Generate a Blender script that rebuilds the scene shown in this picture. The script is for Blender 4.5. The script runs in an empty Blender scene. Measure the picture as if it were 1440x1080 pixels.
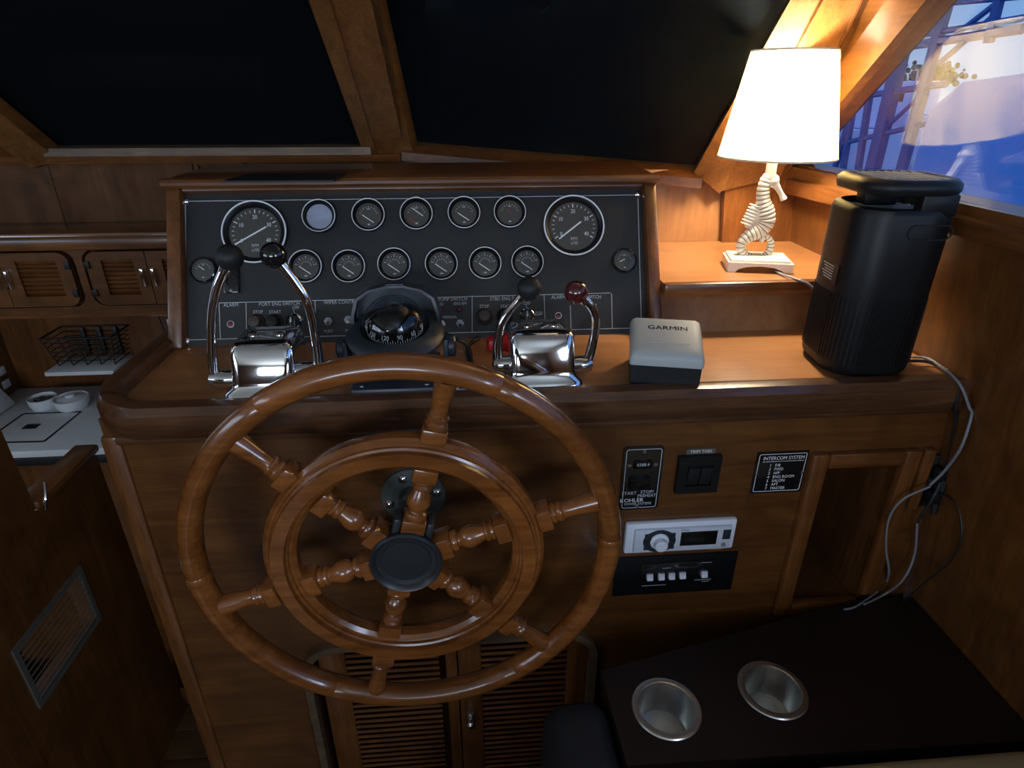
import bpy, bmesh, math, random
from mathutils import Vector, Matrix
random.seed(7)
S = bpy.context.scene
COL = S.collection
H = 1.45                                    # eye height above the cabin floor; coordinates below are relative to the eye
pi = math.pi

# ------------------------------------------------------------------ camera
F, PIT, YAW = 862.0, math.radians(25.7), math.radians(4.5)
FW = Vector((math.sin(YAW)*math.cos(PIT), math.cos(YAW)*math.cos(PIT), -math.sin(PIT)))
RT = Vector((math.cos(YAW), -math.sin(YAW), 0))
UP = RT.cross(FW)
cd = bpy.data.cameras.new('camera'); cam = bpy.data.objects.new('camera', cd); COL.objects.link(cam)
cd.sensor_fit = 'HORIZONTAL'; cd.sensor_width = 36; cd.lens = F/1440*36; cd.clip_start = 0.02; cd.clip_end = 300
cam.matrix_world = Matrix((( RT.x, UP.x, -FW.x, 0), (RT.y, UP.y, -FW.y, 0), (RT.z, UP.z, -FW.z, 0), (0, 0, 0, 1)))
S.camera = cam

def ray(x, y): return FW + RT*((x-720)/F) + UP*((540-y)/F)
def onX(x, y, v): d = ray(x, y); return d*(v/d.x)
def onY(x, y, v): d = ray(x, y); return d*(v/d.y)
def onZ(x, y, v): d = ray(x, y); return d*(v/d.z)

# ------------------------------------------------------------------ world, daylight, exposure
W = bpy.data.worlds.new('sky'); S.world = W; W.use_nodes = True
wn = W.node_tree.nodes; wl = W.node_tree.links
bg = wn['Background']
tc = wn.new('ShaderNodeTexCoord'); sp = wn.new('ShaderNodeSeparateXYZ'); rp = wn.new('ShaderNodeValToRGB')
wl.new(tc.outputs['Generated'], sp.inputs[0]); wl.new(sp.outputs['Z'], rp.inputs[0]); wl.new(rp.outputs[0], bg.inputs[0])
rp.color_ramp.elements[0].position = 0.0; rp.color_ramp.elements[0].color = (0.50, 0.72, 1.0, 1)
rp.color_ramp.elements[1].position = 0.6; rp.color_ramp.elements[1].color = (0.30, 0.52, 1.0, 1)
bg.inputs['Strength'].default_value = 0.85

def area(name, loc, target, sx, sy, power, col):
    l = bpy.data.lights.new(name, 'AREA'); l.shape = 'RECTANGLE'; l.size = sx; l.size_y = sy; l.energy = power; l.color = col
    o = bpy.data.objects.new(name, l); COL.objects.link(o); o.location = loc
    o.rotation_euler = (Vector(target)-Vector(loc)).to_track_quat('-Z', 'Y').to_euler()
    return o
# daylight standing in the window openings behind the helm: aft, port and starboard, each flush with its wall
area('window_aft_offscreen', (-0.75, -2.61, 0.10), (-0.75, 1.0, 0.10), 1.48, 0.42, 34, (0.72, 0.83, 1.0))
area('window_port_offscreen', (-2.21, -0.5, 0.035), (1.0, -0.5, 0.035), 1.78, 0.45, 11, (0.70, 0.82, 1.0))
area('window_starboard_offscreen', (0.725, -0.87, 0.05), (-1.0, -0.87, -0.14), 0.88, 0.38, 13, (0.6, 0.76, 1.0))

S.view_settings.view_transform = 'Standard'; S.view_settings.look = 'None'
S.view_settings.exposure = 0.0; S.view_settings.gamma = 1.0; S.view_settings.use_curve_mapping = False

# ------------------------------------------------------------------ materials
def newmat(name):
    m = bpy.data.materials.new(name); m.use_nodes = True
    return m, m.node_tree.nodes, m.node_tree.links, m.node_tree.nodes['Principled BSDF']
def plain(name, col, rough=0.5, metal=0.0, coat=0.0, noise=0.08, scale=60, bump=0.0, spec=0.5):
    m, n, l, b = newmat(name)
    t = n.new('ShaderNodeTexCoord'); z = n.new('ShaderNodeTexNoise'); z.inputs['Scale'].default_value = scale; z.inputs['Detail'].default_value = 4
    l.new(t.outputs['Object'], z.inputs['Vector'])
    mx = n.new('ShaderNodeMix'); mx.data_type = 'RGBA'
    mx.inputs['A'].default_value = tuple(c*(1-noise) for c in col)+(1,); mx.inputs['B'].default_value = tuple(min(1, c*(1+noise)) for c in col)+(1,)
    l.new(z.outputs['Fac'], mx.inputs['Factor']); l.new(mx.outputs['Result'], b.inputs['Base Color'])
    b.inputs['Roughness'].default_value = rough; b.inputs['Metallic'].default_value = metal; b.inputs['Coat Weight'].default_value = coat
    b.inputs['Specular IOR Level'].default_value = spec
    if bump:
        bp = n.new('ShaderNodeBump'); bp.inputs['Strength'].default_value = bump; bp.inputs['Distance'].default_value = 0.002
        l.new(z.outputs['Fac'], bp.inputs['Height']); l.new(bp.outputs[0], b.inputs['Normal'])
    return m
def wood(name, dark, light, axis='X', scale=1.0, rough=0.34, coat=0.25, blotch=0.35, fine=0.5, spec=0.5):
    m, n, l, b = newmat(name); b.inputs['Specular IOR Level'].default_value = spec
    t = n.new('ShaderNodeTexCoord'); mp = n.new('ShaderNodeMapping')
    sc = {'X': (1.6, 24, 24), 'Y': (24, 1.6, 24), 'Z': (24, 24, 1.6)}[axis]
    mp.inputs['Scale'].default_value = tuple(s*scale for s in sc)
    l.new(t.outputs['Object'], mp.inputs['Vector'])
    z = n.new('ShaderNodeTexNoise'); z.inputs['Scale'].default_value = 2.2; z.inputs['Detail'].default_value = 7; z.inputs['Roughness'].default_value = 0.66; z.inputs['Distortion'].default_value = 0.9
    l.new(mp.outputs[0], z.inputs['Vector'])
    r = n.new('ShaderNodeValToRGB'); r.color_ramp.elements[0].position = 0.3; r.color_ramp.elements[1].position = 0.72
    r.color_ramp.elements[0].color = tuple(dark)+(1,); r.color_ramp.elements[1].color = tuple(light)+(1,)
    l.new(z.outputs['Fac'], r.inputs[0])
    z2 = n.new('ShaderNodeTexNoise'); z2.inputs['Scale'].default_value = 7; z2.inputs['Detail'].default_value = 5; z2.inputs['Distortion'].default_value = 1.6
    l.new(t.outputs['Object'], z2.inputs['Vector'])
    r2 = n.new('ShaderNodeValToRGB'); r2.color_ramp.elements[0].position = 0.3; r2.color_ramp.elements[1].position = 0.7
    g = 1-blotch; r2.color_ramp.elements[0].color = (g, g, g, 1); r2.color_ramp.elements[1].color = (1, 1, 1, 1)
    l.new(z2.outputs['Fac'], r2.inputs[0])
    z3 = n.new('ShaderNodeTexNoise'); z3.inputs['Scale'].default_value = 14; z3.inputs['Detail'].default_value = 3
    l.new(mp.outputs[0], z3.inputs['Vector'])
    r3 = n.new('ShaderNodeValToRGB'); r3.color_ramp.elements[0].position = 0.35; r3.color_ramp.elements[1].position = 0.55
    f = 1-fine*0.5; r3.color_ramp.elements[0].color = (f, f, f, 1); r3.color_ramp.elements[1].color = (1, 1, 1, 1)
    l.new(z3.outputs['Fac'], r3.inputs[0])
    m1 = n.new('ShaderNodeMix'); m1.data_type = 'RGBA'; m1.blend_type = 'MULTIPLY'; m1.inputs['Factor'].default_value = 1
    m2 = n.new('ShaderNodeMix'); m2.data_type = 'RGBA'; m2.blend_type = 'MULTIPLY'; m2.inputs['Factor'].default_value = 1
    l.new(r.outputs[0], m1.inputs['A']); l.new(r2.outputs[0], m1.inputs['B'])
    l.new(m1.outputs['Result'], m2.inputs['A']); l.new(r3.outputs[0], m2.inputs['B'])
    oi = n.new('ShaderNodeObjectInfo'); hs = n.new('ShaderNodeHueSaturation'); mr = n.new('ShaderNodeMapRange')
    mr.inputs['To Min'].default_value = 0.88; mr.inputs['To Max'].default_value = 1.1
    l.new(oi.outputs['Random'], mr.inputs['Value']); l.new(mr.outputs[0], hs.inputs['Value']); l.new(m2.outputs['Result'], hs.inputs['Color'])
    l.new(hs.outputs[0], b.inputs['Base Color'])
    b.inputs['Roughness'].default_value = rough; b.inputs['Coat Weight'].default_value = coat; b.inputs['Coat Roughness'].default_value = 0.12
    bp = n.new('ShaderNodeBump'); bp.inputs['Strength'].default_value = 0.12; bp.inputs['Distance'].default_value = 0.001
    l.new(z3.outputs['Fac'], bp.inputs['Height']); l.new(bp.outputs[0], b.inputs['Normal'])
    return m
def glass(name, tint=(1, 1, 1), refl=1.0, ior=1.5, rough=0.0):
    m, n, l, b = newmat(name)
    n.remove(b); out = n['Material Output']
    tr = n.new('ShaderNodeBsdfTransparent'); tr.inputs[0].default_value = tuple(tint)+(1,)
    gl = n.new('ShaderNodeBsdfGlossy'); gl.inputs['Roughness'].default_value = rough
    lw_ = n.new('ShaderNodeLayerWeight'); lw_.inputs['Blend'].default_value = 0.5
    fr = n.new('ShaderNodeMath'); fr.operation = 'POWER'; fr.inputs[1].default_value = 5; l.new(lw_.outputs['Facing'], fr.inputs[0])
    mu = n.new('ShaderNodeMath'); mu.operation = 'MULTIPLY_ADD'; mu.inputs[1].default_value = 0.96*refl; mu.inputs[2].default_value = 0.04*refl; mu.use_clamp = True
    mx = n.new('ShaderNodeMixShader')
    l.new(fr.outputs[0], mu.inputs[0]); l.new(mu.outputs[0], mx.inputs[0]); l.new(tr.outputs[0], mx.inputs[1]); l.new(gl.outputs[0], mx.inputs[2])
    l.new(mx.outputs[0], out.inputs['Surface'])
    return m
TD, TL = (0.105, 0.033, 0.0075), (0.235, 0.084, 0.020)
M = {}
for a in 'XYZ': M['teak'+a] = wood('teak_'+a, TD, TL, a)
for a in 'XZ': M['panel'+a] = wood('teak_panel_'+a, (0.098, 0.034, 0.0075), (0.186, 0.069, 0.016), a, 0.8, blotch=0.4, fine=0.25)
M['wheel'] = wood('wheel_teak', (0.135, 0.037, 0.0065), (0.33, 0.112, 0.024), 'X', 0.45, rough=0.27, coat=0.6, blotch=0.3, fine=0.35)
M['rail'] = wood('rail_teak', (0.075, 0.029, 0.012), (0.175, 0.074, 0.032), 'X', 1.0, rough=0.3, coat=0.5)
M['counter'] = wood('counter_ply', (0.33, 0.135, 0.047), (0.46, 0.21, 0.080), 'X', 0.5, rough=0.3, coat=0.4, blotch=0.2, fine=0.15)
M['ply'] = wood('pale_ply', (0.27, 0.115, 0.043), (0.37, 0.175, 0.07), 'Z', 0.4, rough=0.4, blotch=0.25, fine=0.2)
M['greyply'] = wood('worn_ply', (0.085, 0.036, 0.014), (0.150, 0.068, 0.029), 'Z', 0.35, rough=0.6, coat=0.0, spec=0.12, blotch=0.5, fine=0.2)
M['frame'] = wood('frame_teak', (0.135, 0.050, 0.012), (0.26, 0.108, 0.030), 'Y', 0.6, rough=0.35, blotch=0.25)
M['slat'] = wood('slat_teak', TD, TL, 'X', 1.0, rough=0.65, coat=0.0, spec=0.2)
M['gaugecase'] = plain('gauge_case', (0.006, 0.006, 0.007), 0.4, spec=0.3)
M['ledge'] = wood('ledge_teak', (0.10, 0.035, 0.010), (0.22, 0.085, 0.024), 'X', 1.0, rough=0.2, coat=1.0)
M['sill'] = wood('worn_sill', (0.11, 0.062, 0.03), (0.25, 0.165, 0.095), 'X', 1.2, rough=0.5, coat=0, blotch=0.5)
M['darkwood'] = wood('dark_wood', (0.012, 0.0060, 0.0050), (0.020, 0.009, 0.0075), 'X', 1.0, rough=0.42, coat=0.0, blotch=0.2, spec=0.35)
M['lining'] = wood('lining_teak', (0.098, 0.034, 0.0075), (0.186, 0.069, 0.016), 'Z', 0.8, rough=0.5, coat=0.05)
M['floor'] = wood('floor_teak', (0.075, 0.034, 0.013), (0.13, 0.065, 0.024), 'X', 0.7, rough=0.4, coat=0.1)
M['black'] = plain('black_panel', (0.022, 0.023, 0.0235), 0.42, noise=0.15, scale=180, bump=0.05)
M['blackgloss'] = plain('black_gloss', (0.008, 0.008, 0.009), 0.12, coat=0.5)
M['blackmatte'] = plain('black_rubber', (0.012, 0.0125, 0.013), 0.5, bump=0.1, scale=200, spec=0.35)
M['blackplastic'] = plain('black_plastic', (0.007, 0.007, 0.0075), 0.45, noise=0.15, scale=300, bump=0.03, spec=0.35)
M['navyplastic'] = plain('compass_plastic', (0.020, 0.027, 0.036), 0.4, noise=0.15, scale=200)
M['hub'] = plain('hub_black', (0.020, 0.023, 0.025), 0.38, noise=0.2)
M['chrome'] = plain('chrome', (0.80, 0.81, 0.83), 0.07, metal=1.0, noise=0.03)
M['chromeworn'] = plain('worn_chrome', (0.62, 0.62, 0.60), 0.10, metal=1.0, noise=0.12, scale=30)
M['steel'] = plain('brushed_steel', (0.62, 0.62, 0.60), 0.28, metal=1.0, noise=0.1, scale=120)
M['castmetal'] = plain('cast_plate', (0.085, 0.10, 0.09), 0.5, metal=0.2, noise=0.3, scale=80, bump=0.2)
M['white'] = plain('white_print', (0.85, 0.87, 0.88), 0.6)
M['ring'] = plain('gauge_ring', (0.88, 0.90, 0.93), 0.45)
M['line'] = plain('panel_line', (0.62, 0.65, 0.67), 0.6)
M['greytext'] = plain('grey_print', (0.52, 0.55, 0.57), 0.6)
M['dial'] = plain('dial_face', (0.060, 0.056, 0.048), 0.55)
M['fadeddial'] = plain('faded_dial', (0.36, 0.39, 0.50), 0.7, noise=0.3, scale=90)
M['red'] = plain('red_lens', (0.20, 0.008, 0.018), 0.25, coat=0.5)
M['reddial'] = plain('red_print', (0.45, 0.04, 0.03), 0.5)
M['redplastic'] = plain('red_plastic', (0.55, 0.015, 0.02), 0.4)
M['maroon'] = plain('maroon_knob', (0.075, 0.012, 0.010), 0.15, coat=0.7)
M['brownbtn'] = plain('brown_button', (0.060, 0.042, 0.036), 0.4)
M['greycover'] = plain('grey_cover', (0.40, 0.43, 0.42), 0.5, noise=0.05, scale=300, bump=0.05)
M['greyplate'] = plain('grey_plate', (0.42, 0.45, 0.50), 0.5)
M['whiteplastic'] = plain('white_plastic', (0.74, 0.78, 0.86), 0.4, noise=0.03)
M['radiotrim'] = plain('radio_trim', (0.58, 0.62, 0.70), 0.35, noise=0.03)
M['lcd'] = plain('dark_screen', (0.006, 0.006, 0.005), 0.2)
M['ceramic'] = plain('white_ceramic', (0.74, 0.70, 0.60), 0.35, noise=0.12, scale=120)
M['groove'] = plain('antiqued_groove', (0.17, 0.13, 0.09), 0.6)
M['cable'] = plain('grey_cable', (0.20, 0.21, 0.235), 0.45)
M['blackcable'] = plain('black_cable', (0.012, 0.012, 0.012), 0.5)
M['vinyl'] = plain('black_vinyl', (0.014, 0.015, 0.018), 0.5, bump=0.15, scale=260)
M['beige'] = plain('beige_cushion', (0.42, 0.33, 0.19), 0.8, bump=0.2, scale=300)
M['laminate'] = plain('white_laminate', (0.58, 0.60, 0.60), 0.45)
M['paper'] = plain('paper_white', (0.62, 0.64, 0.66), 0.7)
M['cover'] = plain('black_canvas', (0.006, 0.006, 0.006), 0.9, noise=0.3, scale=40, spec=0.05)
M['carpet'] = plain('blue_grey_carpet', (0.030, 0.040, 0.045), 0.95, noise=0.5, scale=300, bump=0.4)
M['brass'] = plain('brass', (0.5, 0.36, 0.14), 0.3, metal=1.0)
M['vent'] = plain('vent_metal', (0.14, 0.125, 0.10), 0.5, metal=0.3)
M['headliner'] = plain('cream_headliner', (0.55, 0.52, 0.44), 0.8)
M['gateblue'] = plain('steel_blue_paint', (0.045, 0.10, 0.32), 0.5, noise=0.15, scale=3)
M['hullblue'] = plain('blue_tarpaulin', (0.10, 0.25, 0.62), 0.6, noise=0.06, scale=1)
M['boatwhite'] = plain('boat_white', (0.6, 0.72, 0.95), 0.5, noise=0.05)
M['tree'] = plain('tree_leaf', (0.05, 0.11, 0.16), 0.9, noise=0.7, scale=6)
M['water'] = plain('harbour_water', (0.05, 0.12, 0.30), 0.15, noise=0.2, scale=2)
M['glassside'] = glass('side_glass', (0.78, 0.88, 1.0), 2.1)
M['glassfront'] = glass('windshield_glass', (0.9, 0.95, 1.0), 0.12)
M['lens'] = glass('gauge_lens', (1, 1, 1), 0.9)
M['dome'] = glass('compass_dome', (0.85, 0.87, 0.9), 1.3)
# lampshade: cloth that light passes through
m, n, l, b = newmat('lampshade_cloth'); n.remove(b)
df = n.new('ShaderNodeBsdfDiffuse'); df.inputs[0].default_value = (0.88, 0.82, 0.64, 1)
tl_ = n.new('ShaderNodeBsdfTranslucent'); tl_.inputs[0].default_value = (0.40, 0.315, 0.15, 1)
mx = n.new('ShaderNodeMixShader'); mx.inputs[0].default_value = 0.75
nz = n.new('ShaderNodeTexNoise'); nz.inputs['Scale'].default_value = 250; bp = n.new('ShaderNodeBump'); bp.inputs['Strength'].default_value = 0.05; bp.inputs['Distance'].default_value = 0.0004
l.new(nz.outputs['Fac'], bp.inputs['Height']); l.new(bp.outputs[0], df.inputs['Normal'])
l.new(df.outputs[0], mx.inputs[1]); l.new(tl_.outputs[0], mx.inputs[2]); l.new(mx.outputs[0], n['Material Output'].inputs['Surface'])
M['shade'] = m

# ------------------------------------------------------------------ mesh helpers (everything in eye-relative world coordinates)
def frame(o, x, y):
    x = Vector(x).normalized(); y = Vector(y); y = (y-x*y.dot(x)).normalized(); z = x.cross(y); o = Vector(o)
    return Matrix(((x.x, y.x, z.x, o.x), (x.y, y.y, z.y, o.y), (x.z, y.z, z.z, o.z), (0, 0, 0, 1)))
def T(x, y, z): return Matrix.Translation((x, y, z))
class MB:
    def __init__(s, xf=None): s.bm = bmesh.new(); s.xf = xf or Matrix()
    def _add(s, t, mtx=None):
        t.transform(s.xf @ (mtx or Matrix()))
        me = bpy.data.meshes.new('t'); t.to_mesh(me); t.free(); s.bm.from_mesh(me); bpy.data.meshes.remove(me); return s
    def box(s, c, d, bev=0, mtx=None, seg=2):
        t = bmesh.new(); bmesh.ops.create_cube(t, size=1)
        for v in t.verts: v.co = Vector((v.co.x*d[0], v.co.y*d[1], v.co.z*d[2]))
        if bev: bmesh.ops.bevel(t, geom=t.edges[:], offset=min(bev, min(d)*0.49), segments=seg, affect='EDGES', profile=0.5)
        for v in t.verts: v.co += Vector(c)
        return s._add(t, mtx)
    def b2(s, lo, hi, bev=0, mtx=None):
        return s.box([(a+b)/2 for a, b in zip(lo, hi)], [abs(b-a) for a, b in zip(lo, hi)], bev, mtx)
    def grid(s, rings, close_u=True, caps=True, close_v=False, mtx=None):
        t = bmesh.new(); V = [[t.verts.new(p) for p in r] for r in rings]; n = len(V[0])
        R = range(len(V) if close_v else len(V)-1)
        for i in R:
            j = (i+1) % len(V)
            for k in range(n if close_u else n-1):
                q = (k+1) % n
                try: t.faces.new((V[i][k], V[i][q], V[j][q], V[j][k]))
                except ValueError: pass
        if caps and not close_v and close_u:
            try: t.faces.new(V[0][::-1]); t.faces.new(V[-1])
            except ValueError: pass
        bmesh.ops.remove_doubles(t, verts=t.verts[:], dist=1e-6)
        bmesh.ops.recalc_face_normals(t, faces=t.faces[:])
        return s._add(t, mtx)
    def lathe(s, prof, seg=24, mtx=None, a0=0, a1=2*pi, closed=False):       # profile (radius, height) about local z
        full = abs(a1-a0-2*pi) < 1e-6
        n = seg if full else seg+1
        rings = []
        for r, h in prof:
            rings.append([(max(r, 1e-5)*math.cos(a0+(a1-a0)*k/seg), max(r, 1e-5)*math.sin(a0+(a1-a0)*k/seg), h) for k in range(n)])
        if full: return s.grid(rings, True, False, closed, mtx)
        # open arc: swap so the profile is the closed ring
        rr = [[rings[i][k] for i in range(len(prof))] for k in range(n)]
        return s.grid(rr, True, True, False, mtx)
    def tube(s, pts, r, seg=8, caps=True, flat=None):
        pts = [Vector(p) for p in pts]; n = len(pts)
        rs = r if isinstance(r, (list, tuple)) else [r]*n
        tan = [(pts[min(i+1, n-1)]-pts[max(i-1, 0)]).normalized() for i in range(n)]
        ref = Vector((0, 0, 1)) if abs(tan[0].z) < 0.9 else Vector((1, 0, 0))
        if flat is not None: ref = Vector(flat)
        u = (ref-tan[0]*ref.dot(tan[0])).normalized(); rings = []
        for i in range(n):
            if i: u = (u-tan[i]*u.dot(tan[i])).normalized()
            v = tan[i].cross(u)
            a, b = rs[i] if isinstance(rs[i], (list, tuple)) else (rs[i], rs[i])
            rings.append([pts[i]+u*(a*math.cos(2*pi*k/seg))+v*(b*math.sin(2*pi*k/seg)) for k in range(seg)])
        return s.grid(rings, True, caps)
    def sweep(s, prof, path, up=(0, 0, 1), closed=False):                     # closed profile (side, up) along a path
        path = [Vector(p) for p in path]; n = len(path); up = Vector(up); rings = []
        for i in range(n):
            a = path[(i-1) % n] if closed or i else path[i]; b = path[(i+1) % n] if closed or i < n-1 else path[i]
            t = (b-a).normalized(); sd = t.cross(up).normalized(); w = sd.cross(t)
            k = 1.0
            if (closed or 0 < i < n-1):
                t1 = (path[i]-path[(i-1) % n]).normalized(); k = 1/max(0.3, abs(t1.dot(t)))
            rings.append([path[i]+sd*(p[0]*k)+w*p[1] for p in prof])
        return s.grid(rings, True, True, closed)
    def plate(s, outer, holes, thick, mtx=None):                              # polygon with holes in local xy, extruded along -z
        t = bmesh.new(); ed = []
        for loop in [outer]+holes:
            vs = [t.verts.new((p[0], p[1], 0)) for p in loop]
            ed += [t.edges.new((vs[i], vs[(i+1) % len(vs)])) for i in range(len(vs))]
        bmesh.ops.triangle_fill(t, use_beauty=True, use_dissolve=False, edges=ed, normal=(0, 0, 1))
        r = bmesh.ops.extrude_face_region(t, geom=t.faces[:])
        for v in [g for g in r['geom'] if isinstance(g, bmesh.types.BMVert)]: v.co.z -= thick
        bmesh.ops.recalc_face_normals(t, faces=t.faces[:])
        return s._add(t, mtx)
    def hexa(s, lo, hi):                                                      # two quads joined into a solid
        return s.grid([[Vector(p) for p in lo], [Vector(p) for p in hi]], True, True)
    def ball(s, c, r, seg=20, sc=(1, 1, 1), mtx=None):
        t = bmesh.new(); bmesh.ops.create_uvsphere(t, u_segments=seg, v_segments=max(8, seg//2), radius=r)
        for v in t.verts: v.co = Vector((v.co.x*sc[0], v.co.y*sc[1], v.co.z*sc[2]))+Vector(c)
        return s._add(t, mtx)
def rrect(x0, x1, y0, y1, r, n=6):
    o = []
    for cx, cy, a in ((x1-r, y1-r, 0), (x0+r, y1-r, 90), (x0+r, y0+r, 180), (x1-r, y0+r, 270)):
        for k in range(n+1):
            t = math.radians(a+90*k/n); o.append((cx+r*math.cos(t), cy+r*math.sin(t)))
    return o
def smoothpath(pts, n=8):
    pts = [Vector(p) for p in pts]; P = [pts[0]*2-pts[1]]+pts+[pts[-1]*2-pts[-2]]; o = []
    for i in range(1, len(P)-2):
        a, b, c, d = P[i-1:i+3]
        for k in range(n):
            t = k/n; o.append(0.5*((2*b)+(c-a)*t+(2*a-5*b+4*c-d)*t*t+(3*b-a-3*c+d)*t**3))
    return o+[pts[-1]]

ROOT = {}
def props(o, label=None, cat=None, group=None, kind=None):
    if label: o['label'] = label
    if cat: o['category'] = cat
    if group: o['group'] = group
    if kind: o['kind'] = kind
    return o
def thing(name, label, cat, loc, group=None, kind=None):
    o = bpy.data.objects.new(name, None); COL.objects.link(o); o.location = loc; o.empty_display_size = 0.02
    ROOT[o.name] = Vector(loc)
    return props(o, label, cat, group, kind)
def obj(name, mb, mat, parent=None, label=None, cat=None, group=None, kind=None, smooth=35):
    bm = mb.bm if isinstance(mb, MB) else mb
    me = bpy.data.meshes.new(name)
    if parent is None:
        lo = [min(v.co[i] for v in bm.verts) for i in range(3)]; hi = [max(v.co[i] for v in bm.verts) for i in range(3)]
        org = Vector(((lo[0]+hi[0])/2, (lo[1]+hi[1])/2, lo[2]))
    else: org = ROOT[parent.name]
    bmesh.ops.translate(bm, verts=bm.verts[:], vec=-org)
    bm.to_mesh(me); bm.free()
    if smooth:
        me.polygons.foreach_set('use_smooth', [True]*len(me.polygons)); me.set_sharp_from_angle(angle=math.radians(smooth))
    me.materials.append(M[mat] if isinstance(mat, str) else mat)
    o = bpy.data.objects.new(name, me); COL.objects.link(o)
    if parent is None: o.location = org
    else: o.parent = parent
    ROOT[o.name] = org
    return props(o, label, cat, group, kind)
def lettering(txt, size, fr, mat, parent, align='CENTER', sx=1.0, depth=0.0, name='lettering'):
    c = bpy.data.curves.new('f', 'FONT'); c.body = txt; c.size = size; c.align_x = align; c.align_y = 'CENTER'; c.resolution_u = 2; c.extrude = depth
    t = bpy.data.objects.new('f', c); me = bpy.data.meshes.new_from_object(t)
    bpy.data.objects.remove(t); bpy.data.curves.remove(c)
    me.transform(fr @ Matrix.Diagonal((sx, 1, 1, 1))); me.transform(Matrix.Translation(-ROOT[parent.name]))
    me.materials.clear(); me.materials.append(M[mat]); me.name = name
    o = bpy.data.objects.new(name, me); COL.objects.link(o); o.parent = parent; ROOT[o.name] = ROOT[parent.name]
    return o
def struct(name, mb, mat, **k): return obj(name, mb, mat, kind='structure', **k)
# ================================================================== the room
def onP(x, y, p, n): d = ray(x, y); return d*(Vector(p).dot(n)/d.dot(n))
def lerp(a, b, t): return Vector(a)+(Vector(b)-Vector(a))*t

fl = struct('floor', MB().b2((-2.2, -2.6, -1.5), (0.95, 1.16, -1.462)), 'lining')
k = 0
y = 0.70
while y < 1.14:                                                    # boards that show beside the console
    x0 = -1.75 + (k % 3)*0.22
    for a, b_ in ((x0, x0+0.62), (x0+0.623, -0.545)):
        if b_-a > 0.05: obj('floor_board', MB().b2((a, y, -1.463), (b_, y+0.072, -1.45), 0.001), 'floor', fl)
    y += 0.074; k += 1
struct('floor_aft', MB().b2((-2.2, -2.6, -1.463), (0.95, 0.699, -1.45)), 'floor')
struct('trim_1', MB().b2((-1.4, 1.145, -1.47), (-0.545, 1.185, -1.432), 0.006), 'teakX', label=None)
struct('wall_step', MB().b2((-1.4, 1.16, -1.8), (-0.545, 1.18, -1.47)), 'lining')
struct('floor_galley', MB().b2((-1.6, 1.16, -1.82), (0.3, 1.8, -1.78)), 'carpet')
struct('ceiling', MB().b2((-2.2, -2.6, 0.5), (0.95, 1.15, 0.54)), 'headliner')

# starboard wall leans inward towards the top
WS = 0.113
def wx(z): return 0.74-WS*(z+0.15)
wfr = frame((wx(0), 0, 0), (0, -1, 0), (-WS, 0, 1))
wk = math.sqrt(1+WS*WS)
def onW(x, y):
    nn = Vector((1, 0, WS)); return onP(x, y, (wx(0), 0, 0), nn)
wf0 = onW(1121, 231); wf1 = onW(1319, 0)
def wedge(z): return wf0.y+(wf1.y-wf0.y)*(z-wf0.z)/(wf1.z-wf0.z)      # front edge of the side window
ZB, ZT, YA = -0.15, 0.30, -0.30
hole1 = [(-wedge(ZB), ZB*wk), (-wedge(ZT), ZT*wk), (-YA, ZT*wk), (-YA, ZB*wk)]
hole2 = [(0.42, ZB*wk), (0.42, 0.25), (1.32, 0.25), (1.32, ZB*wk)]
struct('wall_right', MB().plate([(-1.42, -1.5), (2.6, -1.5), (2.6, 0.52), (-1.42, 0.52)], [hole1, hole2], 0.035, wfr), 'panelZ')
struct('wall_left', MB().plate([(-2.6, -1.5), (1.3, -1.5), (1.3, 0.52), (-2.6, 0.52)], [[(-1.4, -0.2), (0.4, -0.2), (0.4, 0.27), (-1.4, 0.27)]], 0.04, frame((-2.2, 0, 0), (0, 1, 0), (0, 0, 1))), 'panelZ')
struct('wall_back', MB().plate([(-0.95, -1.5), (2.2, -1.5), (2.2, 0.52), (-0.95, 0.52)], [[(0.0, -0.12), (1.5, -0.12), (1.5, 0.32), (0.0, 0.32)]], 0.04, frame((0, -2.6, 0), (-1, 0, 0), (0, 0, 1))), 'panelZ')
# side window: glass and its wooden frame
w1 = thing('window_1', None, None, (wx(ZB), 0.5, ZB), kind='structure')
obj('pane', MB().plate(hole1, [], 0.004, wfr @ T(0, 0, -0.030)), 'glassside', w1, smooth=0)
def wp(yy, z, off=0): return Vector((wx(z)-off, yy, z))
def beam(name, a0, a1, b0, b1, nrm, th, mat, parent, ext=0.0, inset=0.0):     # strip between edge a0-a1 and edge b0-b1, thick along nrm
    a0, a1, b0, b1, nrm = map(Vector, (a0, a1, b0, b1, nrm)); nrm.normalize()
    if ext: a1 = lerp(a0, a1, 1+ext); b1 = lerp(b0, b1, 1+ext)
    lo = [p-nrm*inset for p in (a0, b0, b1, a1)]
    return obj(name, MB().hexa(lo, [p+nrm*th for p in (a0, b0, b1, a1)]), mat, parent, smooth=0)
inn = Vector((-1, 0, -WS)).normalized()
q0, q1 = onW(1088, 238), onW(1262, 0)
beam('frame_rail', wf0, wf1, q0, q1, inn, 0.020, 'frame', w1, ext=0.6)
beam('frame_rail', onW(1119, 233), onW(1440, 302), onW(1090, 243), onW(1440, 318), inn, 0.010, 'frame', w1, ext=1.3)
beam('frame_rail', onW(1090, 243), onW(1440, 318), onW(1085, 262), onW(1440, 345), inn, 0.026, 'teakY', w1, ext=1.3)
# aft side windows: just frames and glass
for nm, p in (('window_2', hole2),):
    w = thing(nm, None, None, (wx(ZB), -0.85, ZB), kind='structure')
    obj('pane', MB().plate(p, [], 0.006, wfr @ T(0, 0, -0.012)), 'glassside', w, smooth=0)

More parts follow.
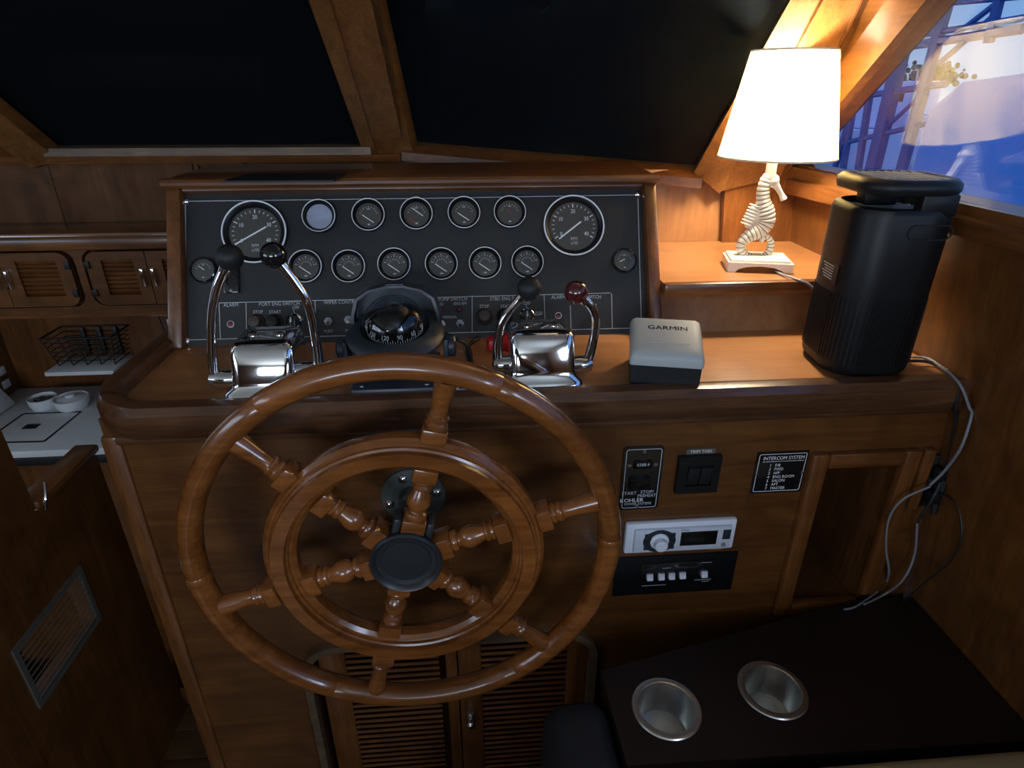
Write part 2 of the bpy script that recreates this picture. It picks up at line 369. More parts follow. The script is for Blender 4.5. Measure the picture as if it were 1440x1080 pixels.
# ---- front wall below the windshield
wf = thing('wall_front', None, None, (-0.4, 1.66, -0.42), kind='structure')
def wpanel(x0, x1, z0, z1, y=1.655, mat='greyply', th=0.012, name='panel'):
    return obj(name, MB().b2((x0, y, z0), (x1, y+th, z1), 0.0015), mat, wf)
obj('backing', MB().b2((-1.6, 1.67, -0.56), (-0.05, 1.70, -0.17)), 'lining', wf)
for a, b_ in ((-1.50, -1.0012), (-1.0, -0.6625), (-0.5275, -0.16)): wpanel(a, b_, -0.45, -0.148)
wpanel(-0.6615, -0.5285, -0.45, -0.148, 1.658)
hp = MB()
for a in ((-0.655, -0.645, -0.30, -0.160), (-0.545, -0.535, -0.30, -0.160), (-0.645, -0.545, -0.170, -0.160)): hp.b2((a[0], 1.647, a[2]), (a[1], 1.662, a[3]), 0.003)
obj('hatch_frame', hp, 'greyply', wf)
sd = (Vector((0.50, 1.40, 0))-Vector((-0.16, 1.655, 0)))
obj('angled_panel', MB().hexa([(-0.16, 1.655, -0.45), (0.50, 1.415, -0.45), (0.50, 1.435, -0.45), (-0.16, 1.675, -0.45)], [(-0.16, 1.655, -0.148), (0.50, 1.415, -0.165), (0.50, 1.435, -0.165), (-0.16, 1.675, -0.148)]), 'panelX', wf, smooth=0)
obj('corner_panel', MB().b2((0.30, 1.394, -0.45), (0.612, 1.41, -0.16), 0.001), 'ply', wf)
obj('corner_post', MB().hexa([(0.612, 1.385, -0.45), (0.80, 1.385, -0.45), (0.80, 1.43, -0.45), (0.612, 1.43, -0.45)], [(0.575, 1.365, -0.155), (0.78, 1.37, -0.155), (0.78, 1.43, -0.155), (0.575, 1.43, -0.155)]), 'teakZ', wf, smooth=0)

# ---- windshield: two raked panes
dC = Vector((0, -0.27, 0.296)).normalized()
C0 = onY(80, 205, 1.65); C1 = onY(511, 203, 1.65); nC = Vector((1, 0, 0)).cross(dC).normalized()
if nC.y > 0: nC = -nC                                                # towards the cabin
R0 = onY(581, 207, 1.65); R1 = onY(977, 241, 1.375)
dR = (onY(1110, 0, 1.215)-R1).normalized(); nR = (R1-R0).cross(dR).normalized()
if nR.y > 0: nR = -nR
cT = onP(0, 140, C0, nC); dL = (cT-C0)/(cT-C0).z                    # left edge of the centre pane, per metre of height
rT0 = onP(536, 0, R0, nR); rT1 = onP(1110, 0, R0, nR); cT1 = onP(437, 0, C0, nC)
def up(a, b_, z): a, b_ = Vector(a), Vector(b_); return lerp(a, b_, (z-a.z)/(b_.z-a.z))
ZW = 0.49
w3 = thing('window_3', None, None, C0, kind='structure')
pc = [C0-dC*0.01, C1-dC*0.01, up(C1, cT1, ZW), up(C0, C0+dL, ZW)]
obj('pane', MB().hexa([p-nC*0.010 for p in pc], [p-nC*0.005 for p in pc]), 'glassfront', w3, smooth=0)
w4 = thing('window_4', None, None, R0, kind='structure')
pr = [R0-dR*0.01, R1-dR*0.01, up(R1, rT1, ZW), up(R0, rT0, ZW)]
obj('pane', MB().hexa([p-nR*0.010 for p in pr], [p-nR*0.005 for p in pr]), 'glassfront', w4, smooth=0)
# canvas covers tied over the outside
pcx = [C0+Vector((-0.5, 0, 0))-dC*0.06, C1+Vector((0.10, 0, 0))-dC*0.06, up(C1, cT1, 0.6)+Vector((0.1, 0, 0)), up(C0, C0+dC, 0.6)+Vector((-0.6, 0, 0))]
obj('windshield_cover', MB().hexa([p-nC*0.028 for p in pcx], [p-nC*0.023 for p in pcx]), 'cover', None, 'black canvas cover tied outside over the wide centre windshield pane', 'window cover', smooth=0)
prx = [R0+(R0-R1)*0.06-dR*0.05, R1+(R1-R0)*0.10-dR*0.05, up(R1, rT1, 0.6)+(R1-R0)*0.10, up(R0, rT0, 0.6)+(R0-R1)*0.06]
obj('windshield_cover', MB().hexa([p-nR*0.028 for p in prx], [p-nR*0.023 for p in prx]), 'cover', None, 'black canvas cover tied outside over the windshield pane beside the lamp', 'window cover', smooth=0)
# centre pane frame
def pxbeam(name, pa0, pa1, pb0, pb1, P0, nn, th, mat, parent, ext=1.3, inset=0.02):
    return beam(name, onP(*pa0, P0, nn), onP(*pa1, P0, nn), onP(*pb0, P0, nn), onP(*pb1, P0, nn), nn, th, mat, parent, ext, inset)
obj('sill', MB().hexa([C0+Vector((-0.02, 0, 0))+Vector(v) for v in ((0, 0.02, 0), (0, -0.028, -0.004), (0, -0.028, -0.022), (0, 0.02, -0.03))], [C1+Vector((0.02, 0, 0))+Vector(v) for v in ((0, 0.02, 0), (0, -0.028, -0.004), (0, -0.028, -0.022), (0, 0.02, -0.03))]), 'sill', w3, smooth=0)
obj('sill_moulding', MB().hexa([C0+Vector((-0.6, 0, 0))+Vector(v) for v in ((0, 0.02, -0.022), (0, -0.020, -0.022), (0, -0.014, -0.040), (0, 0.02, -0.040))], [C1+Vector((0.09, 0, 0))+Vector(v) for v in ((0, 0.02, -0.022), (0, -0.020, -0.022), (0, -0.014, -0.040), (0, 0.02, -0.040))]), 'teakX', w3, smooth=0)
pxbeam('frame_stile', (511, 208), (437, 0), (531, 216), (466, 0), C0, nC, 0.014, 'frame', w3)
le = [C0-Vector((0, 0, 0.02)), up(C0, C0+dL, ZW)]
beam('frame_stile', le[0], le[1], le[0]+Vector((-0.07, 0, -0.02)), le[1]+Vector((-0.07, 0, 0)), nC, 0.016, 'frame', w3, inset=0.02)
beam('side_panel', le[0]+Vector((-0.068, 0, -0.02)), le[1]+Vector((-0.068, 0, 0)), le[0]+Vector((-0.75, 0, -0.02)), le[1]+Vector((-0.6, 0, 0)), nC, 0.004, 'panelZ', w3, inset=0.02)
mu = thing('trim_2', None, None, onY(545, 216, 1.64), kind='structure')
beam('mullion', onP(529, 217, C0, nC), onP(464, 0, C0, nC), onP(572, 222, C0, nC), onP(522, 0, C0, nC), nC, 0.004, 'frame', mu, 1.3, 0.02)
pxbeam('frame_stile', (583, 208), (536, 0), (559, 221), (501, 0), R0, nR, 0.014, 'frame', w4)
sR = (R1-R0).normalized()
prof = ((0.02, 0.004), (-0.026, -0.002), (-0.030, -0.020), (0.02, -0.034))
obj('sill', MB().hexa([R0-sR*0.02-nR*a+Vector((0, 0, b_)) for a, b_ in prof], [R1+sR*0.02-nR*a+Vector((0, 0, b_)) for a, b_ in prof]), 'teakX', w4, smooth=0)
pxbeam('frame_stile', (977, 238), (1110, 0), (1013, 268), (1150, 0), R0, nR, 0.014, 'frame', w4)
# corner pillar between windshield and side window
ta = [onP(1013, 268, R0, nR), onP(1150, 0, R0, nR)]
ta[1] = lerp(ta[0], ta[1], 2.2)
mb0 = Vector((0.70, 1.362, -0.172)); mt = onY(1213, 0, 1.165); mt = lerp(mb0, mt, 2.2)
wa = [q0, lerp(q0, q1, 1.9)]
pl = thing('trim_3', None, None, (0.65, 1.36, -0.17), kind='structure')
beam('pillar_face', ta[0], ta[1], mb0, mt, nR, 0.004, 'frame', pl, inset=0.02)
beam('pillar_face', mb0, mt, wa[0], wa[1], inn+Vector((0, -0.6, 0)), 0.004, 'frame', pl, inset=0.02)
# ================================================================== helm console
CZ = -0.41                                    # counter height
CF = 0.82                                     # console front plane
con = thing('helm_console', 'wide varnished teak helm console with raised counter rail and louvred cupboard', 'console', (0.1, 0.95, -1.45))
# front panel with niche and arched cupboard opening
NX0, NX1, NZ0, NZ1 = 0.585, 0.720, -0.875, -0.565
DX0, DX1, DZT = -0.318, 0.222, -0.905
arch = [(DX0, -1.44)]+[(DX0+0.07-0.07*math.cos(t), DZT-0.06+0.06*math.sin(t)) for t in [pi/2*k/6 for k in range(7)]]+[(DX1-0.07+0.07*math.sin(t), DZT-0.06+0.06*math.cos(t)) for t in [pi/2*k/6 for k in range(7)]]+[(DX1, -1.44)]
ffr = frame((0, CF, 0), (1, 0, 0), (0, 0, 1))
obj('front_panel', MB().plate([(-0.535, -1.45), (0.87, -1.45), (0.775, -0.43), (-0.535, -0.43)], [[(NX0, NZ0), (NX1, NZ0), (NX1, NZ1), (NX0, NZ1)], arch], 0.018, ffr), 'panelX', con, smooth=0)
obj('side_panel', MB().b2((-0.535, CF+0.018, -1.75), (-0.515, 1.64, -0.43)), 'panelZ', con)
obj('corner_post', MB().b2((-0.541, CF-0.005, -1.45), (-0.512, CF+0.03, -0.458), 0.006), 'teakZ', con)
obj('countertop', MB().plate([(-0.522, 0.87), (-0.505, 0.835), (-0.47, 0.818), (0.766, 0.818), (0.766, 1.42), (-0.522, 1.42)], [], 0.02, T(0, 0, CZ)), 'counter', con, smooth=0)
# rounded rail: front run, rounded corner, and a higher run up the port side
def railprof(h): return [(-0.018, -0.048), (0.010, -0.048), (0.018, -0.040), (0.022, -0.022), (0.022, -0.006+h*0.6), (0.014, 0.004+h), (0.002, 0.006+h), (-0.010, 0.004+h), (-0.016, -0.002+h), (-0.018, -0.01)]
path = [(0.775, 0.812, CZ)]+[(0.70-0.3*k, 0.812, CZ) for k in range(4)]+[(-0.47, 0.812, CZ)]
path += [(-0.47-0.055*math.sin(t), 0.867-0.055*math.cos(t), CZ) for t in [pi/2*k/8 for k in range(1, 9)]]+[(-0.525, 1.02, CZ), (-0.525, 1.20, CZ), (-0.525, 1.6, CZ)]
rings = []; pv = [Vector(p) for p in path]
for i, p in enumerate(pv):
    t = (pv[min(i+1, len(pv)-1)]-pv[max(i-1, 0)]).normalized(); s_ = t.cross(Vector((0, 0, -1)))
    s_ = Vector((-t.y, t.x, 0))*-1
    h = 0.002 if i < 6 else 0.002+0.014*min(1, (i-5)/8)
    rings.append([p+s_*-a+Vector((0, 0, b_)) for a, b_ in railprof(h)])
obj('counter_rail', MB().grid(rings, True, True), 'rail', con)
obj('rail_bead', MB().b2((-0.512, 0.800, -0.466), (0.775, 0.822, -0.450), 0.006), 'rail', con)
# niche box and its moulding
nb = MB()
nb.b2((NX0-0.01, CF+0.20, NZ0-0.01), (NX1+0.01, CF+0.21, NZ1+0.01)); nb.b2((NX0-0.01, CF+0.018, NZ0-0.01), (NX0, CF+0.2, NZ1+0.01)); nb.b2((NX1, CF+0.018, NZ0-0.01), (NX1+0.01, CF+0.2, NZ1+0.01))
nb.b2((NX0, CF+0.018, NZ0-0.01), (NX1, CF+0.2, NZ0)); nb.b2((NX0, CF+0.018, NZ1), (NX1, CF+0.2, NZ1+0.01))
obj('niche_lining', nb, 'lining', con)
fw = 0.027
for nm, lo, hi, mt_ in (('niche_trim', (NX0-fw, NZ0-0.02), (NX0+0.002, NZ1+fw), 'teakZ'), ('niche_trim', (NX1-0.002, NZ0+0.02), (NX1+fw, NZ1+fw), 'teakZ'), ('niche_trim', (NX0+0.002, NZ1-0.002), (NX1-0.002, NZ1+fw), 'teakX'), ('niche_trim', (NX0+0.002, NZ0-0.02), (NX1-0.002, NZ0+0.008), 'teakX')):
    obj(nm, MB().b2((lo[0], CF-0.013, lo[1]), (hi[0], CF+0.006, hi[1]), 0.005), mt_, con)
obj('niche_trim', MB().b2((0.752, CF-0.013, -0.66), (0.772, CF+0.004, NZ1+fw), 0.005), 'teakZ', con)
# arched edging of the cupboard opening
ap = [(x, CF-0.004, z) for x, z in arch]
obj('arch_edging', MB().sweep([(-0.004, -0.010), (0.010, -0.010), (0.010, 0.010), (-0.004, 0.010)], ap, (0, -1, 0)), 'sill', con, label='pale bare-edged moulding around the arched cupboard opening')
obj('cupboard_back', MB().b2((DX0-0.05, CF+0.06, -1.45), (DX1+0.05, CF+0.07, -0.88)), 'lining', con)
# louvred cupboard doors
def louvre_door(x0, x1, z0, z1, label, latch, n, stile_l=0.03, stile_r=0.03, top=0.05, yy=CF+0.012):
    d = thing('louvre_door', label, 'cupboard door', ((x0+x1)/2, yy, z0), 'louvred doors under the wheel')
    obj('stile', MB().b2((x0, yy, z0), (x0+stile_l, yy+0.02, z1), 0.003), 'teakZ', d)
    obj('stile', MB().b2((x1-stile_r, yy, z0), (x1, yy+0.02, z1), 0.003), 'teakZ', d)
    obj('top_rail', MB().b2((x0+stile_l, yy, z1-top), (x1-stile_r, yy+0.02, z1), 0.003), 'teakX', d)
    sm = None
    for k in range(n):
        z = z1-top-0.008-k*0.0155
        if z < z0+0.02: break
        mb = MB(T((x0+x1)/2, yy+0.009, z) @ Matrix.Rotation(math.radians(38), 4, 'X')).box((0, 0, 0), (x1-x0-stile_l-stile_r+0.004, 0.006, 0.021), 0.002)
        obj('slat', mb, 'slat', d)
    if latch:
        kx, kz = latch
        o = obj('latch', MB(frame((kx, yy, kz), (1, 0, 0), (0, 0, 1))).box((0, -0.012, 0.003), (0.014, 0.05, 0.006), 0.002).lathe([(0.006, 0), (0.006, 0.012), (0.009, 0.016), (0.009, 0.024), (0.004, 0.028)], 12), 'steel', d)
    return d
louvre_door(DX0+0.02, -0.040, -1.44, DZT-0.012, 'louvred teak cupboard door with round latch hole beside dark gap', None, 36, 0.050, 0.022, 0.024)
louvre_door(-0.038, DX1-0.004, -1.44, DZT-0.006, 'louvred teak cupboard door with small metal turn latch', (-0.018, -1.140), 36, 0.045, 0.045, 0.03, CF+0.010)

# ---- shelf for the lamp
SZ = -0.32
sh = thing('lamp_shelf', 'raised pale plywood shelf with moulded lip beside the instrument box', 'shelf', (0.56, 1.2, CZ))
obj('riser', MB().hexa([(0.362, 1.043, CZ-0.005), (0.77, 1.043, CZ-0.005), (0.77, 1.07, CZ-0.005), (0.362, 1.07, CZ-0.005)], [(0.362, 1.090, SZ-0.01), (0.763, 1.090, SZ-0.01), (0.763, 1.114, SZ-0.01), (0.362, 1.114, SZ-0.01)]), 'ply', sh, smooth=0)
obj('shelf_board', MB().b2((0.362, 1.058, SZ-0.018), (0.764, 1.392, SZ)), 'counter', sh)
obj('shelf_lip', MB().b2((0.358, 1.045, SZ-0.022), (0.764, 1.064, SZ+0.004), 0.006), 'teakX', sh)

# ================================================================== instrument box
PO = Vector((0, 1.05, -0.405)); PW = Vector((0, 0.47, 0.882)); PN = Vector((0, -0.882, 0.47))
PF = frame(PO, (1, 0, 0), PW)                                        # local x right, y up the panel, z towards the helmsman
def PP(x, y): d = ray(x, y); p = d*(PO.dot(PN)/d.dot(PN)); return p.x, (p-PO).dot(PW)
BX0, BX1 = -0.517, 0.358
ibx = thing('instrument_box', 'teak instrument box with sloping black panel, white outlines and switch row', 'instrument box', (-0.08, 1.2, CZ))
def pl2(v, off=0.0): p = PO+PW*v+PN*off; return (p.y, p.z)
ft = pl2(0.272, 0.016); fb = pl2(-0.012, 0.016)
BT = -0.156
prof = [(fb[0], CZ-0.004), ft, (ft[0], BT), (1.398, BT), (1.398, CZ-0.004)]
for x0, x1 in ((BX0, BX0+0.018), (BX1-0.018, BX1)):
    obj('box_side', MB().plate([(y_, z_) for y_, z_ in prof], [], x1-x0, frame((x1, 0, 0), (0, 1, 0), (0, 0, 1))), 'teakZ', ibx, smooth=0)
obj('box_top', MB().b2((BX0-0.003, ft[0]-0.006, BT), (BX1+0.003, 1.398, BT+0.014), 0.004), 'teakX', ibx)
obj('box_back', MB().b2((BX0+0.018, 1.38, CZ), (BX1-0.018, 1.397, BT)), 'lining', ibx)
def onpan(name, u0, u1, v0, v1, z0, z1, mat, parent, bev=0.0, **k):
    return obj(name, MB(PF).b2((u0, v0, z0), (u1, v1, z1), bev), mat, parent, **k)
onpan('frame_stile', BX0-0.002, BX0+0.024, -0.012, 0.283, -0.01, 0.020, 'teakZ', ibx, 0.006)
onpan('frame_stile', BX1-0.022, BX1+0.002, -0.012, 0.283, -0.01, 0.020, 'teakZ', ibx, 0.006)
onpan('frame_rail', BX0+0.024, BX1-0.022, 0.266, 0.281, -0.01, 0.017, 'teakX', ibx, 0.004)
onpan('frame_rail', BX0+0.024, BX1-0.022, -0.022, -0.012, -0.01, 0.012, 'teakX', ibx, 0.003)
obj('top_bead', MB().tube([(BX0-0.004, ft[0]-0.006, BT+0.007), (BX1+0.004, ft[0]-0.006, BT+0.007)], 0.0085, 10), 'teakX', ibx)
v0 = [onZ(x, y_, BT+0.014) for x, y_ in ((312, 257), (470, 256), (488, 245), (352, 246))]
obj('speaker_grille', MB().hexa(v0, [p+Vector((0, 0, 0.003)) for p in v0]), 'blackmatte', ibx, label='dark grey mesh plate let into the box top', smooth=0)

pan = ibx
onpan('panel_plate', -0.506, 0.338, -0.012, 0.267, -0.004, 0.0, 'black', pan)
lines = MB(PF)
def pline(a, b_, w=0.0012):
    u0, v0_ = PP(*a); u1, v1_ = PP(*b_); d = Vector((u1-u0, v1_-v0_, 0)); L_ = d.length
    lines.box((0, 0, 0.0002), (L_+w, w, 0.0006), 0, frame(((u0+u1)/2, (v0_+v1_)/2, 0), d, (-d.y, d.x, 0)))
for a, b_ in (((266, 283), (582, 279)), ((590, 279), (893, 274)), ((261, 288), (262, 474)), ((897, 279), (902, 462)), ((266, 478), (862, 462)),
              ((308, 426), (858, 412)), ((346, 426), (347, 476)), ((443, 423), (445, 473)), ((664, 416), (664, 467)), ((765, 414), (767, 464)), ((802, 430), (803, 463)), ((860, 413), (861, 462)), ((862, 462), (902, 461)), ((308, 426), (310, 477)),
              ((266, 283), (261, 288)), ((413, 436), (414, 440)), ((414, 440), (421, 443)), ((421, 443), (426, 450)), ((740, 430), (741, 433)), ((748, 436), (753, 443)), ((753, 443), (762, 442))):
    pline(a, b_, 0.0009)
obj('outline', lines, 'line', pan)
def ptext(t, px, py, sz, mat='greytext', sx=0.85):
    u, v = PP(px, py); lettering(t, sz, PF @ T(u, v, 0.0006), mat, pan, sx=sx)
for t, x, y_, s_ in (('ALARM', 325, 429, .0095), ('PORT ENG SWITCH', 393, 427.5, .0095), ('STOP', 363, 439, .0085), ('START', 387, 439, .0085), ('OFF', 416, 433, .0085), ('WIPER CONTROL', 481, 425, .0095), ('PORT', 462, 466, .0075), ('MID', 490, 465, .0075),
                     ('BILGE PUMP SWITCH', 628, 421, .0095), ('FWD', 618, 428, .0075), ('ENG RM', 647, 427, .0075), ('MANUAL', 633, 446, .0075), ('STBD ENG SWITCH', 716, 420, .0095), ('STOP', 681, 431, .0085), ('START', 712, 431, .0085), ('OFF', 741, 427, .0085), ('RUN', 758, 440, .0075), ('ALARM', 785, 418, .0095), ('SWITCH', 834, 418, .0095), ('START', 832, 430, .0080)):
    ptext(t, x, y_, s_)
def pm(px, py): u, v = PP(px, py); return PF @ T(u, v, 0)
for x, y_ in ((261, 283), (586, 278), (897, 273), (262, 479)):
    obj('screw', MB(pm(x, y_)).lathe([(0.0065, 0), (0.0062, 0.002), (0.004, 0.004), (0.0, 0.0046)], 14), 'chrome', pan)
for x, y_, mt_ in ((361, 454, 'brownbtn'), (386, 454, 'blackmatte'), (681, 446, 'brownbtn'), (710, 445, 'blackmatte')):
    b_ = obj('push_button', MB(pm(x, y_)).lathe([(0.0135, 0), (0.0135, 0.004), (0.0115, 0.006), (0.0115, 0.016), (0.0095, 0.019), (0.0, 0.020)], 22), mt_, pan)
    obj('collar', MB(pm(x, y_)).lathe([(0.0155, 0), (0.0155, 0.003), (0.0137, 0.004)], 22), 'blackmatte', b_)
for x, y_ in ((414, 452), (741, 444)):
    k_ = obj('key_switch', MB(pm(x, y_)).lathe([(0.0135, 0), (0.0135, 0.005), (0.0115, 0.0065), (0.0105, 0.004), (0.0, 0.004)], 22), 'chromeworn', pan)
    obj('lock_face', MB(pm(x, y_)).lathe([(0.0105, 0.004), (0.0105, 0.0055), (0, 0.006)], 18), 'blackgloss', k_)
    obj('key', MB(pm(x, y_)).box((-0.001, 0.001, 0.012), (0.003, 0.011, 0.016), 0.001), 'steel', k_)
    ch = MB(pm(x, y_))
    for s_ in (-1, 1):
        for j in range(9): ch.ball((s_*0.0035, 0.001-0.0035*j, 0.014-0.0006*j), 0.0016, 6)
    obj('ball_chain', ch, 'chromeworn', k_)
for x, y_ in ((462, 452), (490, 450), (621, 456), (647, 455)):
    m_ = pm(x, y_); n_ = MB(m_).lathe([(0.0075, 0), (0.0075, 0.004), (0.0055, 0.005), (0.0, 0.005)], 6)
    t_ = obj('toggle_switch', n_, 'greyplate', pan)
    obj('bat', MB(m_).tube([(0, 0, 0.004), (0.001, -0.005, 0.013)], [0.0022, 0.003], 8), 'chromeworn', t_)
for x, y_, r_ in ((325, 456, .0062), (785, 444, .0062), (620, 436, .0045), (646, 435, .0045)):
    m_ = pm(x, y_); l_ = obj('warning_light', MB(m_).lathe([(r_*0.80, 0.003), (r_*0.7, 0.0045), (0, 0.0052)], 16), 'red', pan)
    obj('light_ring', MB(m_).lathe([(r_, 0), (r_, 0.003), (r_*0.82, 0.004), (r_*0.80, 0.002)], 18), 'ring' if r_ > .005 else 'brownbtn', l_)
u, v = PP(327, 395)
tp = obj('toggle_plate', MB(PF @ T(u, v, 0)).box((0, 0, 0.004), (0.026, 0.046, 0.008), 0.002), 'blackgloss', pan)
obj('socket', MB(PF @ T(u, v-0.002, 0.008)).lathe([(0.0105, 0), (0.0105, 0.003), (0.008, 0.003), (0.0075, -0.006), (0, -0.006)], 18), 'blackmatte', tp)
obj('rivet', MB(PF @ T(u, v-0.019, 0.008)).lathe([(0.0032, 0), (0.0025, 0.001), (0, 0.0013)], 12), 'chrome', tp)
u, v = PP(835, 441); obj('toggle_switch', MB(PF @ T(u, v, 0)).lathe([(0.0075, 0), (0.0075, 0.004), (0.0055, 0.005), (0, 0.005)], 6), 'greyplate', pan)

# ---- gauges
def gauge(px, py, r, label, needle, kind='small', group='small round gauges in the panel'):
    u, v = PP(px, py); m_ = PF @ T(u, v, 0)
    g = thing('tachometer' if kind == 'tach' else 'gauge', label, 'gauge', m_.to_translation(), group)
    if kind == 'bare':
        obj('case', MB(m_).lathe([(r, 0), (r, 0.007), (r*0.95, 0.011), (r*0.88, 0.012), (r*0.86, 0.006), (0, 0.006)], 40), 'blackgloss', g)
        rd = r*0.84; zf = 0.0065
    else:
        obj('case', MB(m_).lathe([(r*0.985, 0), (r*0.985, 0.009), (r*0.93, 0.0115), (r*0.84, 0.0085), (r*0.80, 0.004), (0, 0.004)], 48), 'gaugecase', g)
        obj('rim', MB(m_).lathe([(r*0.955, 0.0100), (r, 0.0095), (r*1.005, 0.0115), (r*0.99, 0.0130), (r*0.958, 0.0126)], 56, closed=True), 'ring', g)
        rd = r*(0.80 if kind == 'tach' else 0.765); zf = 0.0045
    d = obj('dial', MB(m_).lathe([(rd, zf-0.0005), (rd, zf), (0, zf)], 40), 'fadeddial' if kind == 'faded' else 'dial', g)
    z = zf+0.0004
    mk = MB(m_); M2 = lambda a, rr: T(rr*math.cos(a), rr*math.sin(a), z) @ Matrix.Rotation(a, 4, 'Z')
    if kind == 'tach':
        for k_ in range(21):
            a = math.radians(212-244*k_/20); big = k_ % 5 == 0
            mk.box((0, 0, 0), (r*(0.12 if big else 0.075), r*(0.03 if big else 0.016), 0.0004), 0, M2(a, r*0.68))
        obj('scale_marks', mk, 'white', g)
        for k_, t in enumerate(('0', '10', '20', '30', '40')):
            a = math.radians(212-244*k_/4); lettering(t, r*0.19, m_ @ T(r*0.49*math.cos(a), r*0.49*math.sin(a), z), 'white', g, sx=0.8, name='numeral')
        lettering('RPM', r*0.15, m_ @ T(0, -r*0.42, z), 'greytext', g, sx=0.8); lettering('x100', r*0.15, m_ @ T(0, -r*0.56, z), 'greytext', g, sx=0.8)
    elif kind != 'faded':
        two = kind == 'double'
        for k_ in range(9):
            a = math.radians(165-150*k_/8)
            mk.box((0, 0, 0), (r*(0.11 if k_ % 2 == 0 else 0.07), r*0.028, 0.0004), 0, M2(a, r*0.52))
            if two and k_ % 2 == 0: mk.box((0, 0, 0), (r*0.05, r*0.07, 0.0004), 0, M2(a, r*0.62))
            if two: mk.box((0, 0, 0), (r*0.07, r*0.03, 0.0004), 0, M2(a, r*0.33))
        mk.box((0, r*0.40 if not two else -r*0.56, z), (r*0.20, r*0.045, 0.0004)); mk.box((0, -r*0.56, z), (r*0.14, r*0.08, 0.0004))
        obj('scale_marks', mk, 'greytext' if kind != 'double' else 'greytext', g)
        if kind == 'redarc':
            rb = MB(m_)
            for k_ in range(6): rb.box((0, 0, 0), (r*0.1, r*0.05, 0.0004), 0, M2(math.radians(205+11*k_), r*0.5))
            obj('red_scale', rb, 'reddial', g)
    if needle:
        (x0, y0), (x1, y1) = needle; dv = Vector((x1-x0, y1-y0, 0)); Ln = dv.length*r
        f_ = frame(((x0+x1)/2*r, (y0+y1)/2*r, z+0.0012), dv, (-dv.y, dv.x, 0))
        obj('needle', MB(m_).box((0, 0, 0), (Ln, r*(0.045 if kind == 'tach' else 0.05), 0.0006), 0, f_), 'white' if kind != 'redneedle' else 'reddial', g)
    obj('glass', MB(m_).lathe([(rd*1.02, zf+0.0028), (rd*0.6, zf+0.0042), (0, zf+0.0048)], 32), 'lens', g)
    return g
R5, RT_, RS = 0.0295, 0.0565, 0.0235
gauge(360, 328, RT_, 'large tachometer half hidden by the black lever knobs', ((-0.62, -0.38), (0.35, 0.17)), 'tach', 'tachometers')
gauge(806, 319, RT_, 'large tachometer near the lamp shelf, dial fully in view', ((-0.50, -0.42), (0.25, 0.14)), 'tach', 'tachometers')
nd = ((-0.38, 0.02), (0.30, -0.46))
gauge(450, 305.5, R5, 'small gauge with faded, whitened blank dial', None, 'faded')
gauge(519, 304, R5, 'small gauge next to the faded one in the upper row', nd)
gauge(586, 302.5, R5, 'small gauge with red arc under the top middle panel screw', ((-0.25, 0.38), (0.40, -0.12)), 'redarc')
gauge(652.5, 301, R5, 'small gauge between the red-arc one and the red-needle one', nd)
gauge(716.5, 300, R5, 'small gauge with red needle next to the large tachometer', ((-0.15, 0.12), (0.10, -0.08)), 'redneedle')
gauge(431, 376, R5, 'small gauge just beside the curved chrome lever with glossy knob', nd, 'double')
gauge(491.5, 376, R5, 'small dirty-glassed gauge, second from the curved chrome lever', nd, 'double')
gauge(555, 373, R5, 'small gauge directly behind the top of the compass hood', nd, 'double')
gauge(621, 372.5, R5, 'small gauge right past the compass, lower row', nd, 'double')
gauge(682, 371.5, R5, 'small gauge between its row neighbours, above the stop button', nd, 'double')
gauge(741, 370, R5, 'small gauge right above the matt black lever knob', nd, 'double')
gauge(288, 381, RS, 'small rimless black gauge beside the black toggle plate', ((-0.3, 0.3), (0.1, 0.0)), 'bare', 'rimless gauges at the panel ends')
gauge(877, 367.5, RS, 'small rimless black gauge below the tachometer near the lamp shelf', ((-0.4, -0.1), (0.0, 0.1)), 'bare', 'rimless gauges at the panel ends')
# ================================================================== ship's wheel
WC = Vector((-0.094, 0.68, -0.586))
WF = frame(WC, (1, 0, 0), (0, 0, 1))                     # local z points at the helmsman
whl = thing('ship_wheel', 'varnished six-spoked wooden ship wheel with black hub in front of the console', 'ship wheel', WC)
tp_ = onY(632, 515, 0.68)-WC; A0 = math.atan2(tp_.z, tp_.x)
RM, RA, RB = 0.287, 0.0165, 0.0185                       # rim centre radius, half width, half depth
for k in range(6):
    a0 = A0+math.radians(60*k-13); a1 = a0+math.radians(60); n_ = 26; rings = []
    for i in range(n_+1):
        a = a0+(a1-a0)*i/n_; s_ = 0.965 if i in (0, n_) else 1.0
        if i == 1: a = a0+0.004
        if i == n_-1: a = a1-0.004
        ring = []
        for j in range(16):
            t = 2*pi*j/16; rr = RM+RA*s_*math.cos(t); ring.append(WF @ Vector((rr*math.cos(a), rr*math.sin(a), RB*s_*math.sin(t))))
        rings.append(ring)
    obj('rim_segment', MB().grid(rings, True, True), 'wheel', whl)
